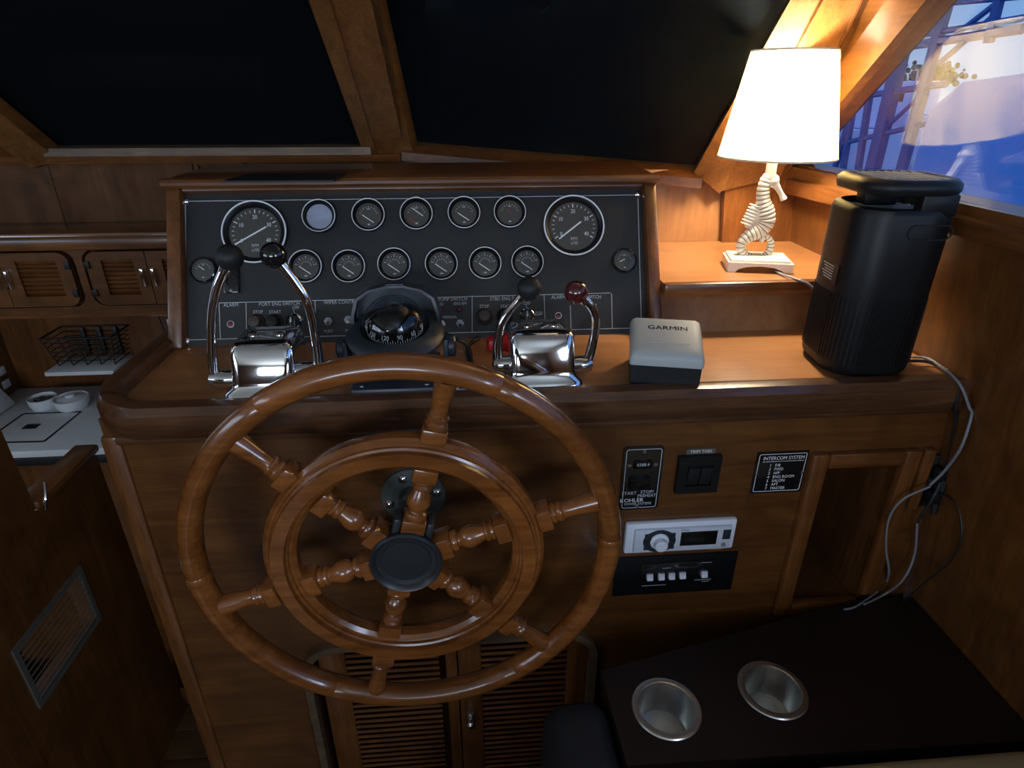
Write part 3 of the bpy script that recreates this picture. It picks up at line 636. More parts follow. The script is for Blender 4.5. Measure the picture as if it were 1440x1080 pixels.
# inner ring: moulded felloe in six pieces with wooden plugs
rp_ = [(0.147, 0.0), (0.148, 0.008), (0.153, 0.013), (0.1565, 0.0135), (0.1575, 0.017), (0.160, 0.0185), (0.161, 0.026), (0.1785, 0.026), (0.1795, 0.0185), (0.1825, 0.017), (0.1835, 0.0135), (0.187, 0.013), (0.192, 0.008), (0.193, 0.0)]
rp_ = rp_+[(r, -h) for r, h in rp_[-2:0:-1]]
for k in range(6):
    a0 = A0+math.radians(60*k+30)
    obj('ring_segment', MB(WF).lathe(rp_, 18, None, a0+0.0006, a0+math.radians(60)-0.0006), 'wheel', whl)
    for da in (-16, 16, -4, 4):
        a = A0+math.radians(60*k+30+da*1.0)
        if abs(da) == 4: continue
        obj('plug', MB(WF @ T(0.170*math.cos(a), 0.170*math.sin(a), 0.026)).lathe([(0.0045, -0.001), (0.0045, 0.0006), (0, 0.0007)], 12), 'wheel', whl)
def block(mb, x0, x1, h):
    mb.box(((x0+x1)/2, 0, 0), (x1-x0, h*2, h*2), 0.003)
for k in range(6):
    mtx = WF @ Matrix.Rotation(A0+math.radians(60*k), 4, 'Z')
    mb = MB(mtx)
    lz = Matrix.Rotation(pi/2, 4, 'Y')                   # lathe axis z -> x
    block(mb, 0.036, 0.066, 0.0165)
    mb.lathe([(0.010, 0.062), (0.0150, 0.067), (0.0158, 0.071), (0.0145, 0.0745), (0.0105, 0.0765), (0.0100, 0.078), (0.0145, 0.084), (0.0168, 0.091), (0.0160, 0.098), (0.0125, 0.107), (0.0105, 0.113), (0.0138, 0.1155), (0.0142, 0.1185), (0.0115, 0.1215), (0.0140, 0.124), (0.0142, 0.127), (0.011, 0.131)], 18, lz)
    block(mb, 0.129, 0.150, 0.0165); block(mb, 0.145, 0.195, 0.009); block(mb, 0.189, 0.209, 0.0165)
    mb.lathe([(0.011, 0.205), (0.0145, 0.211), (0.0150, 0.2145), (0.0125, 0.2175), (0.0145, 0.2205), (0.0148, 0.2235), (0.0118, 0.2265), (0.0112, 0.231), (0.0120, 0.245), (0.0140, 0.262), (0.0150, 0.275)], 18, lz)
    obj('spoke', mb, 'wheel', whl)
hb = MB(WF).lathe([(0.030, -0.028), (0.040, -0.022), (0.041, 0.004), (0.036, 0.010), (0.0, 0.010)], 36)
obj('hub', hb, 'hub', whl)
obj('hub_cap', MB(WF).lathe([(0.036, 0.008), (0.046, 0.012), (0.0500, 0.017), (0.0500, 0.021), (0.0475, 0.024), (0.044, 0.022), (0.041, 0.017), (0.034, 0.015), (0.0335, 0.0165), (0.0, 0.018)], 44), 'hub', whl)
ky = MB(WF @ Matrix.Rotation(A0-pi/2, 4, 'Z'))
for s_ in (-1, 1): ky.box((s_*0.0225, 0.040, -0.002), (0.011, 0.05, 0.030), 0.004)
obj('hub_lug', ky, 'hub', whl)
# steering shaft plate on the console
sp_ = thing('steering_flange', 'grey cast steering flange bolted to the console behind the wheel hub', 'flange', (WC.x, CF, WC.z-0.044))
SF = frame((WC.x, CF, WC.z), (1, 0, 0), (0, 0, 1))
obj('flange_plate', MB(SF).lathe([(0.051, -0.002), (0.051, 0.007), (0.049, 0.009), (0.0, 0.009)], 40), 'castmetal', sp_)
obj('shaft', MB(SF).lathe([(0.022, 0.006), (0.022, 0.03), (0.0165, 0.034), (0.0165, 0.115), (0, 0.115)], 24), 'castmetal', sp_)
for a in (110, 12, 195, 290):
    a = math.radians(a); mm = SF @ T(0.039*math.cos(a), 0.039*math.sin(a), 0.009)
    s_ = obj('screw', MB(mm).lathe([(0.0085, 0), (0.0080, 0.0025), (0.005, 0.0055), (0, 0.0065)], 16), 'chrome', sp_)
    obj('slot', MB(mm).box((0, 0, 0.0062), (0.012, 0.0012, 0.0012), 0, Matrix.Rotation(0.6, 4, 'Z')), 'blackmatte', s_)

# ================================================================== throttle binnacles
def binnacle(cx, y0, y1, hw, zt, label, levers, chrome):
    b_ = thing('throttle_binnacle', label, 'throttle control', (cx, (y0+y1)/2, CZ), 'twin-lever engine controls')
    def rr(w, ya, yb, z, r=0.014): return [(cx+x, y_, z) for x, y_ in rrect(-w, w, ya, yb, r, 5)]
    rings = [rr(hw+0.012, y0-0.016, y1+0.012, CZ-0.001), rr(hw+0.010, y0-0.014, y1+0.010, CZ+0.006), rr(hw+0.002, y0-0.006, y1+0.002, CZ+0.012), rr(hw, y0-0.006, y1, CZ+0.022),
             rr(hw, y0+0.006, y1, zt-0.020), rr(hw-0.0005, y0+0.010, y1-0.001, zt-0.010), rr(hw-0.002, y0+0.014, y1-0.003, zt-0.004), rr(hw-0.006, y0+0.019, y1-0.007, zt), rr(hw-0.03, y0+0.035, y1-0.03, zt+0.0012, 0.004)]
    obj('housing', MB().grid(rings, True, True), chrome, b_, smooth=60)
    for s_ in (-1, 1):
        c = Vector((cx+s_*(hw*0.42), (y0+y1)/2+0.005, zt+0.001))
        obj('screw', MB(frame(c, (1, 0, 0), (0, 1, 0))).lathe([(0.0085, -0.001), (0.008, 0.0012), (0.004, 0.0004), (0, 0.0004)], 16), 'chromeworn', b_)
    for pts, yl, kr, km, lm, sd in levers:
        P_ = [onY(px, py, yl) for px, py in pts]
        path = smoothpath(P_[:-1]+[P_[-1]], 7)
        n_ = len(path); rs = [0.0085-0.0022*math.sin(pi*min(1, i/n_*1.0))*0.6-0.001*(i/n_) for i in range(n_)]
        lv = obj('lever', MB().tube(path, rs, 14), lm, b_, smooth=60)
        pv_ = P_[0]
        fx = frame((cx+sd*(hw-0.004), pv_.y, pv_.z), (0, 1, 0), (0, 0, 1))      # local z = +x
        w_ = abs(pv_.x-(cx+sd*(hw-0.004)))+0.006
        obj('pivot', MB(fx @ Matrix.Rotation(0 if sd > 0 else pi, 4, 'Y')).lathe([(0.013, 0), (0.014, w_*0.4), (0.014, w_*0.75), (0.011, w_), (0.004, w_+0.003), (0, w_+0.003)], 20), lm, lv)
        obj('knob', MB().ball(P_[-1], kr, 28), km, lv)
        t_ = (P_[-2]-P_[-1]).normalized(); mm = frame(P_[-1]+t_*kr*0.9, t_.orthogonal(), t_.cross(t_.orthogonal()))
        obj('ferrule', MB().tube([P_[-1]+t_*kr*0.85, P_[-1]+t_*(kr*0.95+0.006)], [0.0085, 0.0078], 14), lm, lv)
    return b_
binnacle(-0.302, 0.842, 0.940, 0.046, -0.336, 'chrome twin-lever engine control with two black knobs, nearest the galley',
         [([(303, 533), (299, 505), (298, 450), (305, 405), (323, 362)], 0.865, 0.0185, 'blackmatte', 'chrome', -1), ([(449, 520), (444, 480), (434, 430), (414, 395), (385, 359)], 0.865, 0.0185, 'blackgloss', 'chrome', 1)], 'chrome')
binnacle(0.115, 0.848, 0.935, 0.050, -0.334, 'chrome twin-lever engine control with one black and one maroon knob',
         [([(700, 512), (700, 485), (706, 455), (722, 430), (744, 406)], 0.875, 0.0182, 'blackmatte', 'chromeworn', -1), ([(826, 512), (834, 480), (838, 452), (830, 430), (810, 411)], 0.875, 0.0182, 'maroon', 'chromeworn', 1)], 'chrome')

# ================================================================== compass
cp = Vector((-0.110, 0.905, CZ))
cmp_ = thing('compass', 'black bracket-mounted marine compass with glass dome and white degree card', 'compass', cp)
obj('bracket', MB().b2((cp.x-0.064, 0.822, CZ), (cp.x+0.064, 0.965, CZ+0.012), 0.004).b2((cp.x-0.081, 0.885, CZ), (cp.x-0.073, 0.925, CZ+0.062), 0.003).b2((cp.x+0.073, 0.885, CZ), (cp.x+0.081, 0.925, CZ+0.062), 0.003).b2((cp.x-0.081, 0.885, CZ), (cp.x+0.081, 0.925, CZ+0.010), 0.003), 'navyplastic', cmp_)
for s_ in (-1, 1): obj('screw', MB(T(cp.x+s_*0.048, 0.834, CZ+0.012)).lathe([(0.0035, 0), (0.003, 0.001), (0, 0.0014)], 10), 'steel', cmp_)
cf = T(cp.x, cp.y, CZ+0.055) @ Matrix.Rotation(math.radians(12), 4, 'X')
obj('bowl', MB(cf).lathe([(0.0, -0.040), (0.025, -0.038), (0.045, -0.028), (0.058, -0.010), (0.064, 0.004), (0.066, 0.010)], 40), 'navyplastic', cmp_)
obj('collar', MB(cf).lathe([(0.064, 0.004), (0.074, 0.007), (0.076, 0.014), (0.072, 0.021), (0.060, 0.027), (0.053, 0.028), (0.051, 0.024)], 48), 'navyplastic', cmp_)
for s_ in (-1, 1):
    kn = MB(T(cp.x+s_*0.079, 0.905, CZ+0.045) @ Matrix.Rotation(s_*pi/2, 4, 'Y')).lathe([(0.017, 0), (0.018, 0.004), (0.018, 0.010), (0.015, 0.013), (0, 0.013)], 18)
    obj('clamp_knob', kn, 'navyplastic', cmp_)
# hood behind the dome
hood = []
for lay, (dr, yo) in enumerate(((0.0, 0.0), (0.012, 0.0))):
    pass
ho = [(-0.070, 0.010), (-0.068, 0.040), (-0.061, 0.064), (-0.042, 0.076), (-0.014, 0.081), (0.014, 0.081), (0.042, 0.076), (0.061, 0.064), (0.068, 0.040), (0.070, 0.010)]
hi_ = [(x*0.93, 0.010+(y_-0.010)*0.955) for x, y_ in ho]
hf = T(cp.x, cp.y, CZ+0.055) @ Matrix.Rotation(math.radians(-4), 4, 'X')
rings = []
for (x, y_), (xi, yi) in zip(ho, hi_):
    rings.append([hf @ Vector(p) for p in ((x, 0.030-abs(x)*0.30, y_), (x, 0.056-abs(x)*0.3, y_), (xi, 0.056-abs(x)*0.3, yi), (xi, 0.030-abs(x)*0.30, yi))])
obj('hood', MB().grid(rings, True, True), 'navyplastic', cmp_, smooth=30)
obj('hood_back', MB(hf).plate(ho, [], 0.004, T(0, 0.052, 0) @ Matrix.Rotation(pi/2, 4, 'X')), 'navyplastic', cmp_)
obj('hood_tab', MB(hf).box((0, 0.042, 0.0815), (0.028, 0.026, 0.004), 0.001), 'navyplastic', cmp_)
obj('card', MB(cf).lathe([(0.0, 0.045), (0.022, 0.044), (0.036, 0.040), (0.042, 0.028), (0.042, 0.018), (0.0, 0.018)], 40), 'lcd', cmp_)
mk = MB(cf)
for k in range(72):
    a = 2*pi*k/72; big = k % 2 == 0
    mk.box((0, 0, 0), (0.0004, 0.0009, 0.007 if big else 0.0045), 0, T(0.0425*math.cos(a), 0.0425*math.sin(a), 0.024 if big else 0.0228) @ Matrix.Rotation(a, 4, 'Z'))
obj('degree_marks', mk, 'white', cmp_)
for k, t in enumerate(('0', '30', '60', '90', '120', '150', '180', '210', '240', '270', '300', '330')):
    a = math.radians(-90+(3.5-k)*30)
    f_ = cf @ Matrix.Rotation(a, 4, 'Z') @ T(0.0418, 0, 0.0315) @ frame((0, 0, 0), (0, 1, 0), (-0.42, 0, 0.9))
    lettering(t, 0.010, f_ @ T(0, 0, 0.0012), 'white', cmp_, sx=0.85, name='numeral')
for t, k in (('E', 3), ('S', 6), ('N', 0), ('W', 9)):
    a = math.radians(-90+(3.5-k)*30)
    lettering(t, 0.006, cf @ Matrix.Rotation(a, 4, 'Z') @ T(0.036, 0, 0.0408) @ frame((0, 0, 0), (0, 1, 0), (-0.9, 0, 0.42)) @ T(0, 0, 0.0012), 'white', cmp_, name='numeral')
obj('dome', MB(cf).lathe([(0.0515*math.cos(t), 0.022+0.054*math.sin(t)) for t in [pi/2*k/12 for k in range(13)]], 48), 'dome', cmp_)
cpts = smoothpath([onZ(625, 478, -0.375), onZ(645, 478, -0.372), onZ(657, 487, -0.385), onZ(662, 500, -0.403), onZ(664, 520, -0.406), (0.0, 0.99, -0.406), (0.02, 1.035, -0.405)], 6)
obj('compass_cable', MB().tube(cpts, 0.0032, 8), 'blackcable', None, 'black cable curling from the compass to the counter', 'cable')

# ================================================================== covered plotter
g0, g1 = onZ(883, 541, CZ), onZ(985, 548, CZ)
ux = (g1-g0); ux.z = 0; gw = ux.length; ux.normalize(); uy = Vector((-ux.y, ux.x, 0))
gp = thing('chart_plotter', 'small black chart plotter under a grey sun cover on the counter', 'chart plotter', g0+ux*gw/2+uy*0.045)
GF = Matrix(((ux.x, uy.x, 0, g0.x), (ux.y, uy.y, 0, g0.y), (0, 0, 1, CZ), (0, 0, 0, 1)))
bk = onY(908, 448, 0.915); gl = (GF.inverted() @ bk)
D_, HB = 0.098, gl.z-0.004
obj('body', MB(GF).grid([[(0.003, 0, 0), (gw-0.003, 0, 0), (gw-0.003, D_, 0), (0.003, D_, 0)], [(0.002, -0.001, 0.038), (gw-0.002, -0.001, 0.038), (gw-0.004, D_-0.002, HB-0.012), (0.004, D_-0.002, HB-0.012)]]), 'blackmatte', gp, smooth=0)
def lid(z, ins, dz=0.0): return [(x, y_, 0.037+z+(HB-0.049)*max(0, y_)/D_+dz*math.sin(pi*max(0, min(1, y_/D_)))) for x, y_ in rrect(-0.001+ins, gw+0.001-ins, -0.003+ins, D_-ins, 0.006, 4)]
rings = [lid(-0.002, 0), lid(0.008, 0.0), lid(0.013, 0.0015), lid(0.017, 0.005), lid(0.0185, 0.014)]
cv = obj('sun_cover', MB(GF).grid(rings, True, True), 'greycover', gp, smooth=40)
def lidf(x, y_, w=0): sl = (HB-0.049)/D_; return GF @ frame((x, y_, 0.037+0.0192+sl*y_+w), (1, 0, 0), (0, 1, sl))
lettering('GARMIN', 0.0155, lidf(gw*0.52, D_*0.66), 'blackgloss', cv, sx=1.05)
obj('grip_crease', MB().box((0, 0, 0), (gw*0.62, 0.004, 0.002), 0.0008, lidf(gw*0.5, D_*0.28, -0.0006)), 'greycover', cv)

# ================================================================== small things on the counter
e = onZ(660, 551, CZ)
pp_ = thing('perforated_plate', 'small grey plate with rows of dark oval holes behind the rail', 'plate', (e.x, e.y, CZ))
pt = MB(); e0 = onZ(641, 560, CZ); e1 = onZ(678, 560, CZ)
obj('plate', MB().b2((e0.x, 0.824, CZ), (e1.x, 0.870, CZ+0.006), 0.001), 'greyplate', pp_)
for i in range(3):
    for j in range(4):
        obj('hole', MB(T(e0.x+0.008+i*0.0115, 0.829+j*0.0105, CZ+0.006)).ball((0, 0, 0), 0.0034, 10, (1.1, 0.8, 0.15)), 'blackmatte', pp_)
rb = onZ(702, 493, CZ)
rf = thing('red_float', 'red plastic block lying behind the chrome lever', 'plastic block', (rb.x, rb.y, CZ))
obj('float_body', MB(T(rb.x, rb.y, CZ) @ Matrix.Rotation(0.15, 4, 'Z')).box((0, 0.008, 0.011), (0.040, 0.026, 0.022), 0.006), 'redplastic', rf)
obj('float_eye', MB(T(rb.x+0.004, rb.y+0.012, CZ+0.021)).lathe([(0.006, 0), (0.011, 0), (0.011, 0.005), (0.006, 0.005)], 16, closed=True), 'redplastic', rf)
lt = onZ(847, 551, CZ)
la = thing('deck_latch', 'tiny steel latch plate lying loose between throttle and plotter', 'latch', (lt.x, lt.y, CZ))
obj('latch_plate', MB(T(lt.x, lt.y+0.005, CZ+0.001) @ Matrix.Rotation(0.12, 4, 'Z')).box((-0.006, 0, 0), (0.007, 0.028, 0.003), 0.001).lathe([(0.009, -0.001), (0.009, 0.0025), (0.005, 0.0025), (0.005, 0.001), (0, 0.001)], 16, T(0.002, -0.002, 0)), 'steel', la)

# ================================================================== seahorse lamp
LX, LY = 0.578, 1.165
lamp = thing('seahorse_lamp', 'lit table lamp with white seahorse stand and cream shade on the shelf', 'lamp', (LX, LY, SZ))
LB = T(LX-0.002, LY-0.01, SZ) @ Matrix.Rotation(math.radians(-14), 4, 'Z')
def bp_(xx, h): return xx
prof = [(-0.060, 0), (-0.046, 0), (-0.040, 0.006), (-0.025, 0.011), (0, 0.013), (0.025, 0.011), (0.040, 0.006), (0.046, 0), (0.060, 0), (0.060, 0.019), (-0.060, 0.019)]
bs = obj('base', MB(LB).plate(prof, [], 0.080, T(0, -0.04, 0) @ Matrix.Rotation(pi/2, 4, 'X')), 'ceramic', lamp, smooth=0)
obj('base_top', MB(LB).box((0, 0, 0.0215), (0.112, 0.072, 0.006), 0.0025), 'ceramic', bs)
def lp(px, py, dy=0.0): return onY(px, py, LY+dy)
body = [(1082, 246), (1077, 254), (1073.5, 265), (1073, 281), (1076, 297), (1076, 311), (1068, 323), (1054, 331), (1044, 340), (1042, 350), (1048, 359), (1061, 363), (1075, 360), (1083, 350), (1084, 340), (1079, 333), (1073, 335), (1070, 340)]
rad = [6.5, 8, 8.2, 9, 12.5, 13.5, 12, 9.5, 7, 6.2, 6, 5.8, 5.4, 4.8, 4.2, 3.8, 3.4, 3.0]
P_ = smoothpath([lp(*p) for p in body], 12); n_ = len(P_)
ppx = 1.235/862
rs = []
for i in range(n_):
    f_ = i/12; a = int(min(f_, len(rad)-2)); t = f_-a; r_ = (rad[a]*(1-t)+rad[a+1]*t)*ppx
    rs.append(r_)
# rings along the body: pushed out and in by arc length
arc = [0.0]
for i in range(1, n_): arc.append(arc[-1]+(P_[i]-P_[i-1]).length)
dense = []; drs = []
Ltot = arc[-1]; N_ = 380
j = 0
for i in range(N_+1):
    s_ = Ltot*i/N_
    while j < n_-2 and arc[j+1] < s_: j += 1
    t = (s_-arc[j])/max(1e-9, arc[j+1]-arc[j]); dense.append(P_[j].lerp(P_[j+1], t)); r_ = rs[j]*(1-t)+rs[j+1]*t
    drs.append(r_*(0.93+0.09*abs(math.sin(pi*s_/0.0075))))
sea = obj('seahorse', MB().tube(dense, [(a*0.8, a) for a in drs], 18, True, flat=(0, -1, 0)), 'ceramic', lamp, label='white ridged seahorse stand')
gr = MB()
kk = 0
while (kk+0.5)*0.0075 < Ltot:                            # dark antiqued grooves between the ridges
    s_ = kk*0.0075; i = min(N_-1, int(s_/Ltot*N_)); c = dense[i]; t_ = (dense[min(i+1, N_)]-dense[max(i-1, 0)]).normalized()
    r_ = drs[i]*0.5+0.5*min(drs[max(0, i-4):i+5]); gr.tube([c-t_*0.0008, c+t_*0.0008], [(r_*0.8*1.03+0.0002, r_*1.03+0.0002)]*2, 16, True, flat=(0, -1, 0)); kk += 1
obj('groove_line', gr, 'groove', sea, kind='stuff')
fin = []
for k in range(9):
    a = math.radians(100+20*k*1.0); fin.append((1064+13*math.cos(a)*-1*-1, 304-17*math.sin(a)))
fb_ = MB()
fc = lp(1062, 305); fb_.ball((0, 0, 0), 1.0, 18, (0.019, 0.011, 0.026), T(fc.x, fc.y+0.003, fc.z) @ Matrix.Rotation(0.35, 4, 'Y'))
for k in range(7):
    fb_.tube([T(fc.x, fc.y+0.003, fc.z) @ Matrix.Rotation(0.35, 4, 'Y') @ Vector((0.0195*math.cos(a), -0.0112*math.sin(a)*0.9, -0.018+k*0.006)) for a in [pi*0.55+q*pi*0.5/5 for q in range(6)]], 0.0016, 6)
obj('back_fin', fb_, 'ceramic', sea)
hd = MB()
h0 = lp(1086, 254); hd.ball(h0, 0.0125, 18, (1.05, 0.85, 1.0))
hd.tube(smoothpath([lp(1089, 258), lp(1094, 265), lp(1099, 274), lp(1102, 280)], 5), [0.0085, 0.0078, 0.007, 0.0064, 0.006, 0.0055, 0.0052, 0.005, 0.0048, 0.0048, 0.0048, 0.005, 0.0055, 0.006, 0.0064, 0.0066], 12)
for px, py in ((1080, 246), (1084, 243), (1077, 251)): hd.ball(lp(px, py), 0.005, 10)
obj('head', hd, 'ceramic', sea)
ey = lp(1090, 255, -0.0108); obj('eye', MB().ball(ey, 0.0032, 12).ball(ey+Vector((0, 0.001, 0)), 0.0048, 12, (1, 0.5, 1)), 'ceramic', sea)
obj('stem', MB().tube([lp(1083, 248), lp(1088, 215), (LX, LY, -0.06)], [0.0098, 0.0092, 0.009], 16), 'ceramic', lamp)
sb, st_ = -0.1135, 0.060
obj('shade', MB(T(LX+0.005, LY, 0)).lathe([(0.1045, sb), (0.0715, st_)], 64), 'shade', lamp, label='cream cloth shade glowing from inside')
for r_, z in ((0.105, sb), (0.072, st_)): obj('shade_binding', MB(T(LX+0.005, LY, 0)).lathe([(r_, z-0.0015), (r_+0.0008, z), (r_, z+0.0015), (r_-0.0018, z)], 56, closed=True), 'ceramic', lamp)
sp2 = MB()
for k in range(3):
    a = 2*pi*k/3; sp2.tube([(LX+0.005, LY, st_-0.008), (LX+0.005+0.071*math.cos(a), LY+0.071*math.sin(a), st_-0.001)], 0.0012, 6)
obj('harp', sp2.tube([(LX+0.005, LY, -0.05), (LX+0.005, LY, st_-0.008)], 0.0015, 6), 'brass', lamp)
obj('socket', MB(T(LX+0.004, LY, -0.07)).lathe([(0.012, 0), (0.014, 0.01), (0.014, 0.028), (0, 0.028)], 16), 'brass', lamp)
bl = bpy.data.lights.new('bulb_light', 'POINT'); bl.energy = 21.0; bl.color = (1.0, 0.83, 0.60); bl.shadow_soft_size = 0.028
bo = bpy.data.objects.new('bulb_light', bl); COL.objects.link(bo); bo.location = (LX+0.005, LY, -0.025)
cb = smoothpath([LB @ Vector((0.03, -0.034, 0.004)), onZ(1100, 386, SZ+0.003), onZ(1118, 392, SZ+0.006), onY(1143, 405, 1.035), (0.67, 1.02, -0.385), (0.72, 0.97, CZ+0.004), (0.735, 0.90, CZ+0.004), onZ(1300, 503, CZ+0.006), onZ(1318, 512, CZ+0.008), (0.748, 0.79, -0.405), (0.765, 0.775, -0.44), onX(1366, 585, 0.772), onX(1352, 628, 0.768), onY(1330, 660, 0.79), onY(1308, 682, 0.80)], 8)
obj('lamp_cord', MB().tube(cb, 0.0022, 8), 'cable', lamp, 'grey lamp cord running behind the air purifier down to the outlet')

# ================================================================== air purifier
AX, AY, AHW = 0.637, 0.892, 0.0705
ap_ = thing('air_purifier', 'tall black tower air purifier with raised lid on the counter', 'air purifier', (AX, AY, CZ))
AZ = T(AX, AY, CZ) @ Matrix.Rotation(math.radians(-6), 4, 'Z')
def ar(w, z, r=0.045, n_=8): return [(x, y_, z) for x, y_ in rrect(-w, w, -w, w, r, n_)]
obj('foot', MB(AZ).grid([ar(AHW-0.010, 0), ar(AHW-0.006, 0.006), ar(AHW-0.002, 0.010)], True, True), 'blackmatte', ap_)
obj('body', MB(AZ).grid([ar(AHW-0.003, 0.008), ar(AHW-0.001, 0.014), ar(AHW, 0.248), ar(AHW-0.002, 0.256), ar(AHW-0.008, 0.259), ar(AHW-0.010, 0.248), ar(0.03, 0.242, 0.02)], True, True), 'blackplastic', ap_, smooth=50)
rb_ = MB(AZ)
pts = rrect(-AHW, AHW, -AHW, AHW, 0.045, 10)
per = []
for i in range(len(pts)):
    a, b_ = Vector(pts[i]), Vector(pts[(i+1) % len(pts)]); L_ = (b_-a).length; m_ = max(1, int(L_/0.0042))
    for q in range(m_): per.append((a.lerp(b_, q/m_), (b_-a).normalized()))
for c, t_ in per: rb_.box((0, 0, 0), (0.0019, 0.0009, 0.105), 0, frame((c.x, c.y, 0.075), (t_.x, t_.y, 0), (t_.y, -t_.x, 0)))
obj('intake_ribs', rb_, 'blackplastic', ap_, kind='stuff', label='fine vertical intake ribs around the lower half')
obj('lid', MB(AZ).grid([ar(AHW-0.012, 0.274), ar(AHW-0.001, 0.277), ar(AHW+0.001, 0.283), ar(AHW+0.001, 0.291), ar(AHW-0.004, 0.297), ar(AHW-0.016, 0.2975), ar(AHW-0.020, 0.294), ar(0.03, 0.293, 0.02)], True, True), 'blackplastic', ap_, smooth=50)
nk = obj('lid_neck', MB(AZ).box((0.03, -AHW+0.014, 0.264), (0.050, 0.022, 0.030), 0.003), 'blackplastic', ap_)
obj('lid_neck', MB(AZ).box((0.0, 0.045, 0.264), (0.05, 0.03, 0.03), 0.003), 'blackplastic', ap_)
gl_ = MB(AZ)
for k in range(8): gl_.box((-0.042+k*0.012, 0, 0.296), (0.003, 0.10, 0.003))
obj('lid_grille', gl_, 'greyplate', ap_)
g3 = MB(AZ)
for k in range(9): g3.box((0, -0.052+k*0.013, 0.248), (0.10, 0.004, 0.003))
obj('outlet_grille', g3, 'greyplate', ap_)
fr_ = AZ @ T(0.024, -AHW-0.0002, 0.228)
slot = [(x, y_) for x, y_ in rrect(-0.030, 0.030, -0.010, 0.010, 0.0099, 6)]
sl_ = MB(fr_).sweep([(-0.001, -0.0008), (0.001, -0.0008), (0.001, 0.0008), (-0.001, 0.0008)], [(x, -0.0004, y_) for x, y_ in slot], (0, -1, 0), True)
obj('handle_outline', sl_, 'blackmatte', ap_)
LBf = AZ @ T(-AHW, -0.004, 0) @ frame((-0.0006, 0, 0.155), (0, -1, 0), (0, 0, 1))
lw = thing_label = obj('rating_label', MB(LBf).box((0, 0, 0), (0.055, 0.030, 0.0006)), 'blackmatte', ap_, label='rating sticker with fine grey print')
tx = MB(LBf)
for k in range(6): tx.box((-0.004+0.002*(k % 3), 0.010-k*0.004, 0.0006), (0.036-0.004*(k % 3), 0.0011, 0.0003))
obj('fine_print', tx, 'greytext', lw, kind='stuff')
acord = smoothpath([(AX+0.06, AY-0.03, CZ+0.012), onZ(1310, 510, CZ+0.006), (0.752, 0.80, -0.405), (0.758, 0.79, -0.45), onY(1345, 585, 0.797), onY(1336, 640, 0.80), onY(1322, 680, 0.795), onY(1312, 700, 0.79), onY(1290, 735, 0.795)], 8)
obj('power_cord', MB().tube(acord, 0.0028, 8), 'blackcable', ap_)
# ================================================================== devices on the console front
def FP(px, py): p = onY(px, py, CF); return p.x, p.z
CFm = frame((0, CF, 0), (1, 0, 0), (0, 0, 1))                 # local x right, y up, z towards the helmsman
def rectpx(a, b_, c, d): P_ = [FP(*q) for q in (a, b_, c, d)]; return min(p[0] for p in P_)*.5+sorted(p[0] for p in P_)[1]*.5, max(p[0] for p in P_)*.5+sorted(p[0] for p in P_)[2]*.5, min(p[1] for p in P_)*.5+sorted(p[1] for p in P_)[1]*.5, max(p[1] for p in P_)*.5+sorted(p[1] for p in P_)[2]*.5
# generator panel
x0, x1, z0, z1 = rectpx((875, 627), (933, 626), (872, 715), (924, 712)); w, h = x1-x0, z1-z0
gp2 = thing('generator_panel', 'tall black generator start panel with hour meter beside the wheel', 'switch panel', ((x0+x1)/2, CF, z0))
G2 = CFm @ T(x0, z0, 0)
obj('plate', MB(G2).plate(rrect(0, w, 0, h, 0.006), [], 0.006, T(0, 0, 0.005)), 'blackgloss', gp2)
ol = rrect(0.004, w-0.004, 0.004, h-0.004, 0.004)
obj('outline', MB(G2).sweep([(-0.0004, -0.0002), (0.0004, -0.0002), (0.0004, 0.0003), (-0.0004, 0.0003)], [(a, b_, 0.0052) for a, b_ in ol], (0, 0, 1), True), 'line', gp2)
for a, b_ in ((0.5, 0.93), (0.16, 0.72), (0.82, 0.72), (0.46, 0.055)): obj('screw', MB(G2 @ T(a*w, b_*h, 0.005)).lathe([(0.0036, 0), (0.003, 0.0012), (0, 0.0016)], 12), 'steel', gp2)
hm = obj('hour_meter', MB(G2).box((w*0.49, h*0.735, 0.0065), (w*0.46, h*0.12, 0.003), 0.001), 'lcd', gp2)
lettering('0388.4', 0.0085, G2 @ T(w*0.49, h*0.74, 0.0082), 'greytext', hm, sx=0.9, name='digits')
rk = obj('rocker_switch', MB(G2).box((w*0.46, h*0.44, 0.008), (w*0.54, h*0.17, 0.006), 0.002), 'lcd', gp2)
obj('rocker_edge', MB(G2).box((w*0.46, h*0.525, 0.011), (w*0.48, 0.0012, 0.001)), 'blackgloss', rk)
lettering('START', 0.0085, G2 @ T(w*0.22, h*0.275, 0.0054), 'greytext', gp2); lettering('STOP/', 0.0085, G2 @ T(w*0.68, h*0.285, 0.0054), 'greytext', gp2); lettering('PREHEAT', 0.0085, G2 @ T(w*0.68, h*0.225, 0.0054), 'greytext', gp2, sx=0.9)
lettering('KOHLER', 0.0105, G2 @ T(w*0.30, h*0.155, 0.0054), 'white', gp2); lettering('POWER SYSTEMS', 0.007, G2 @ T(w*0.47, h*0.095, 0.0054), 'greytext', gp2, sx=0.85)
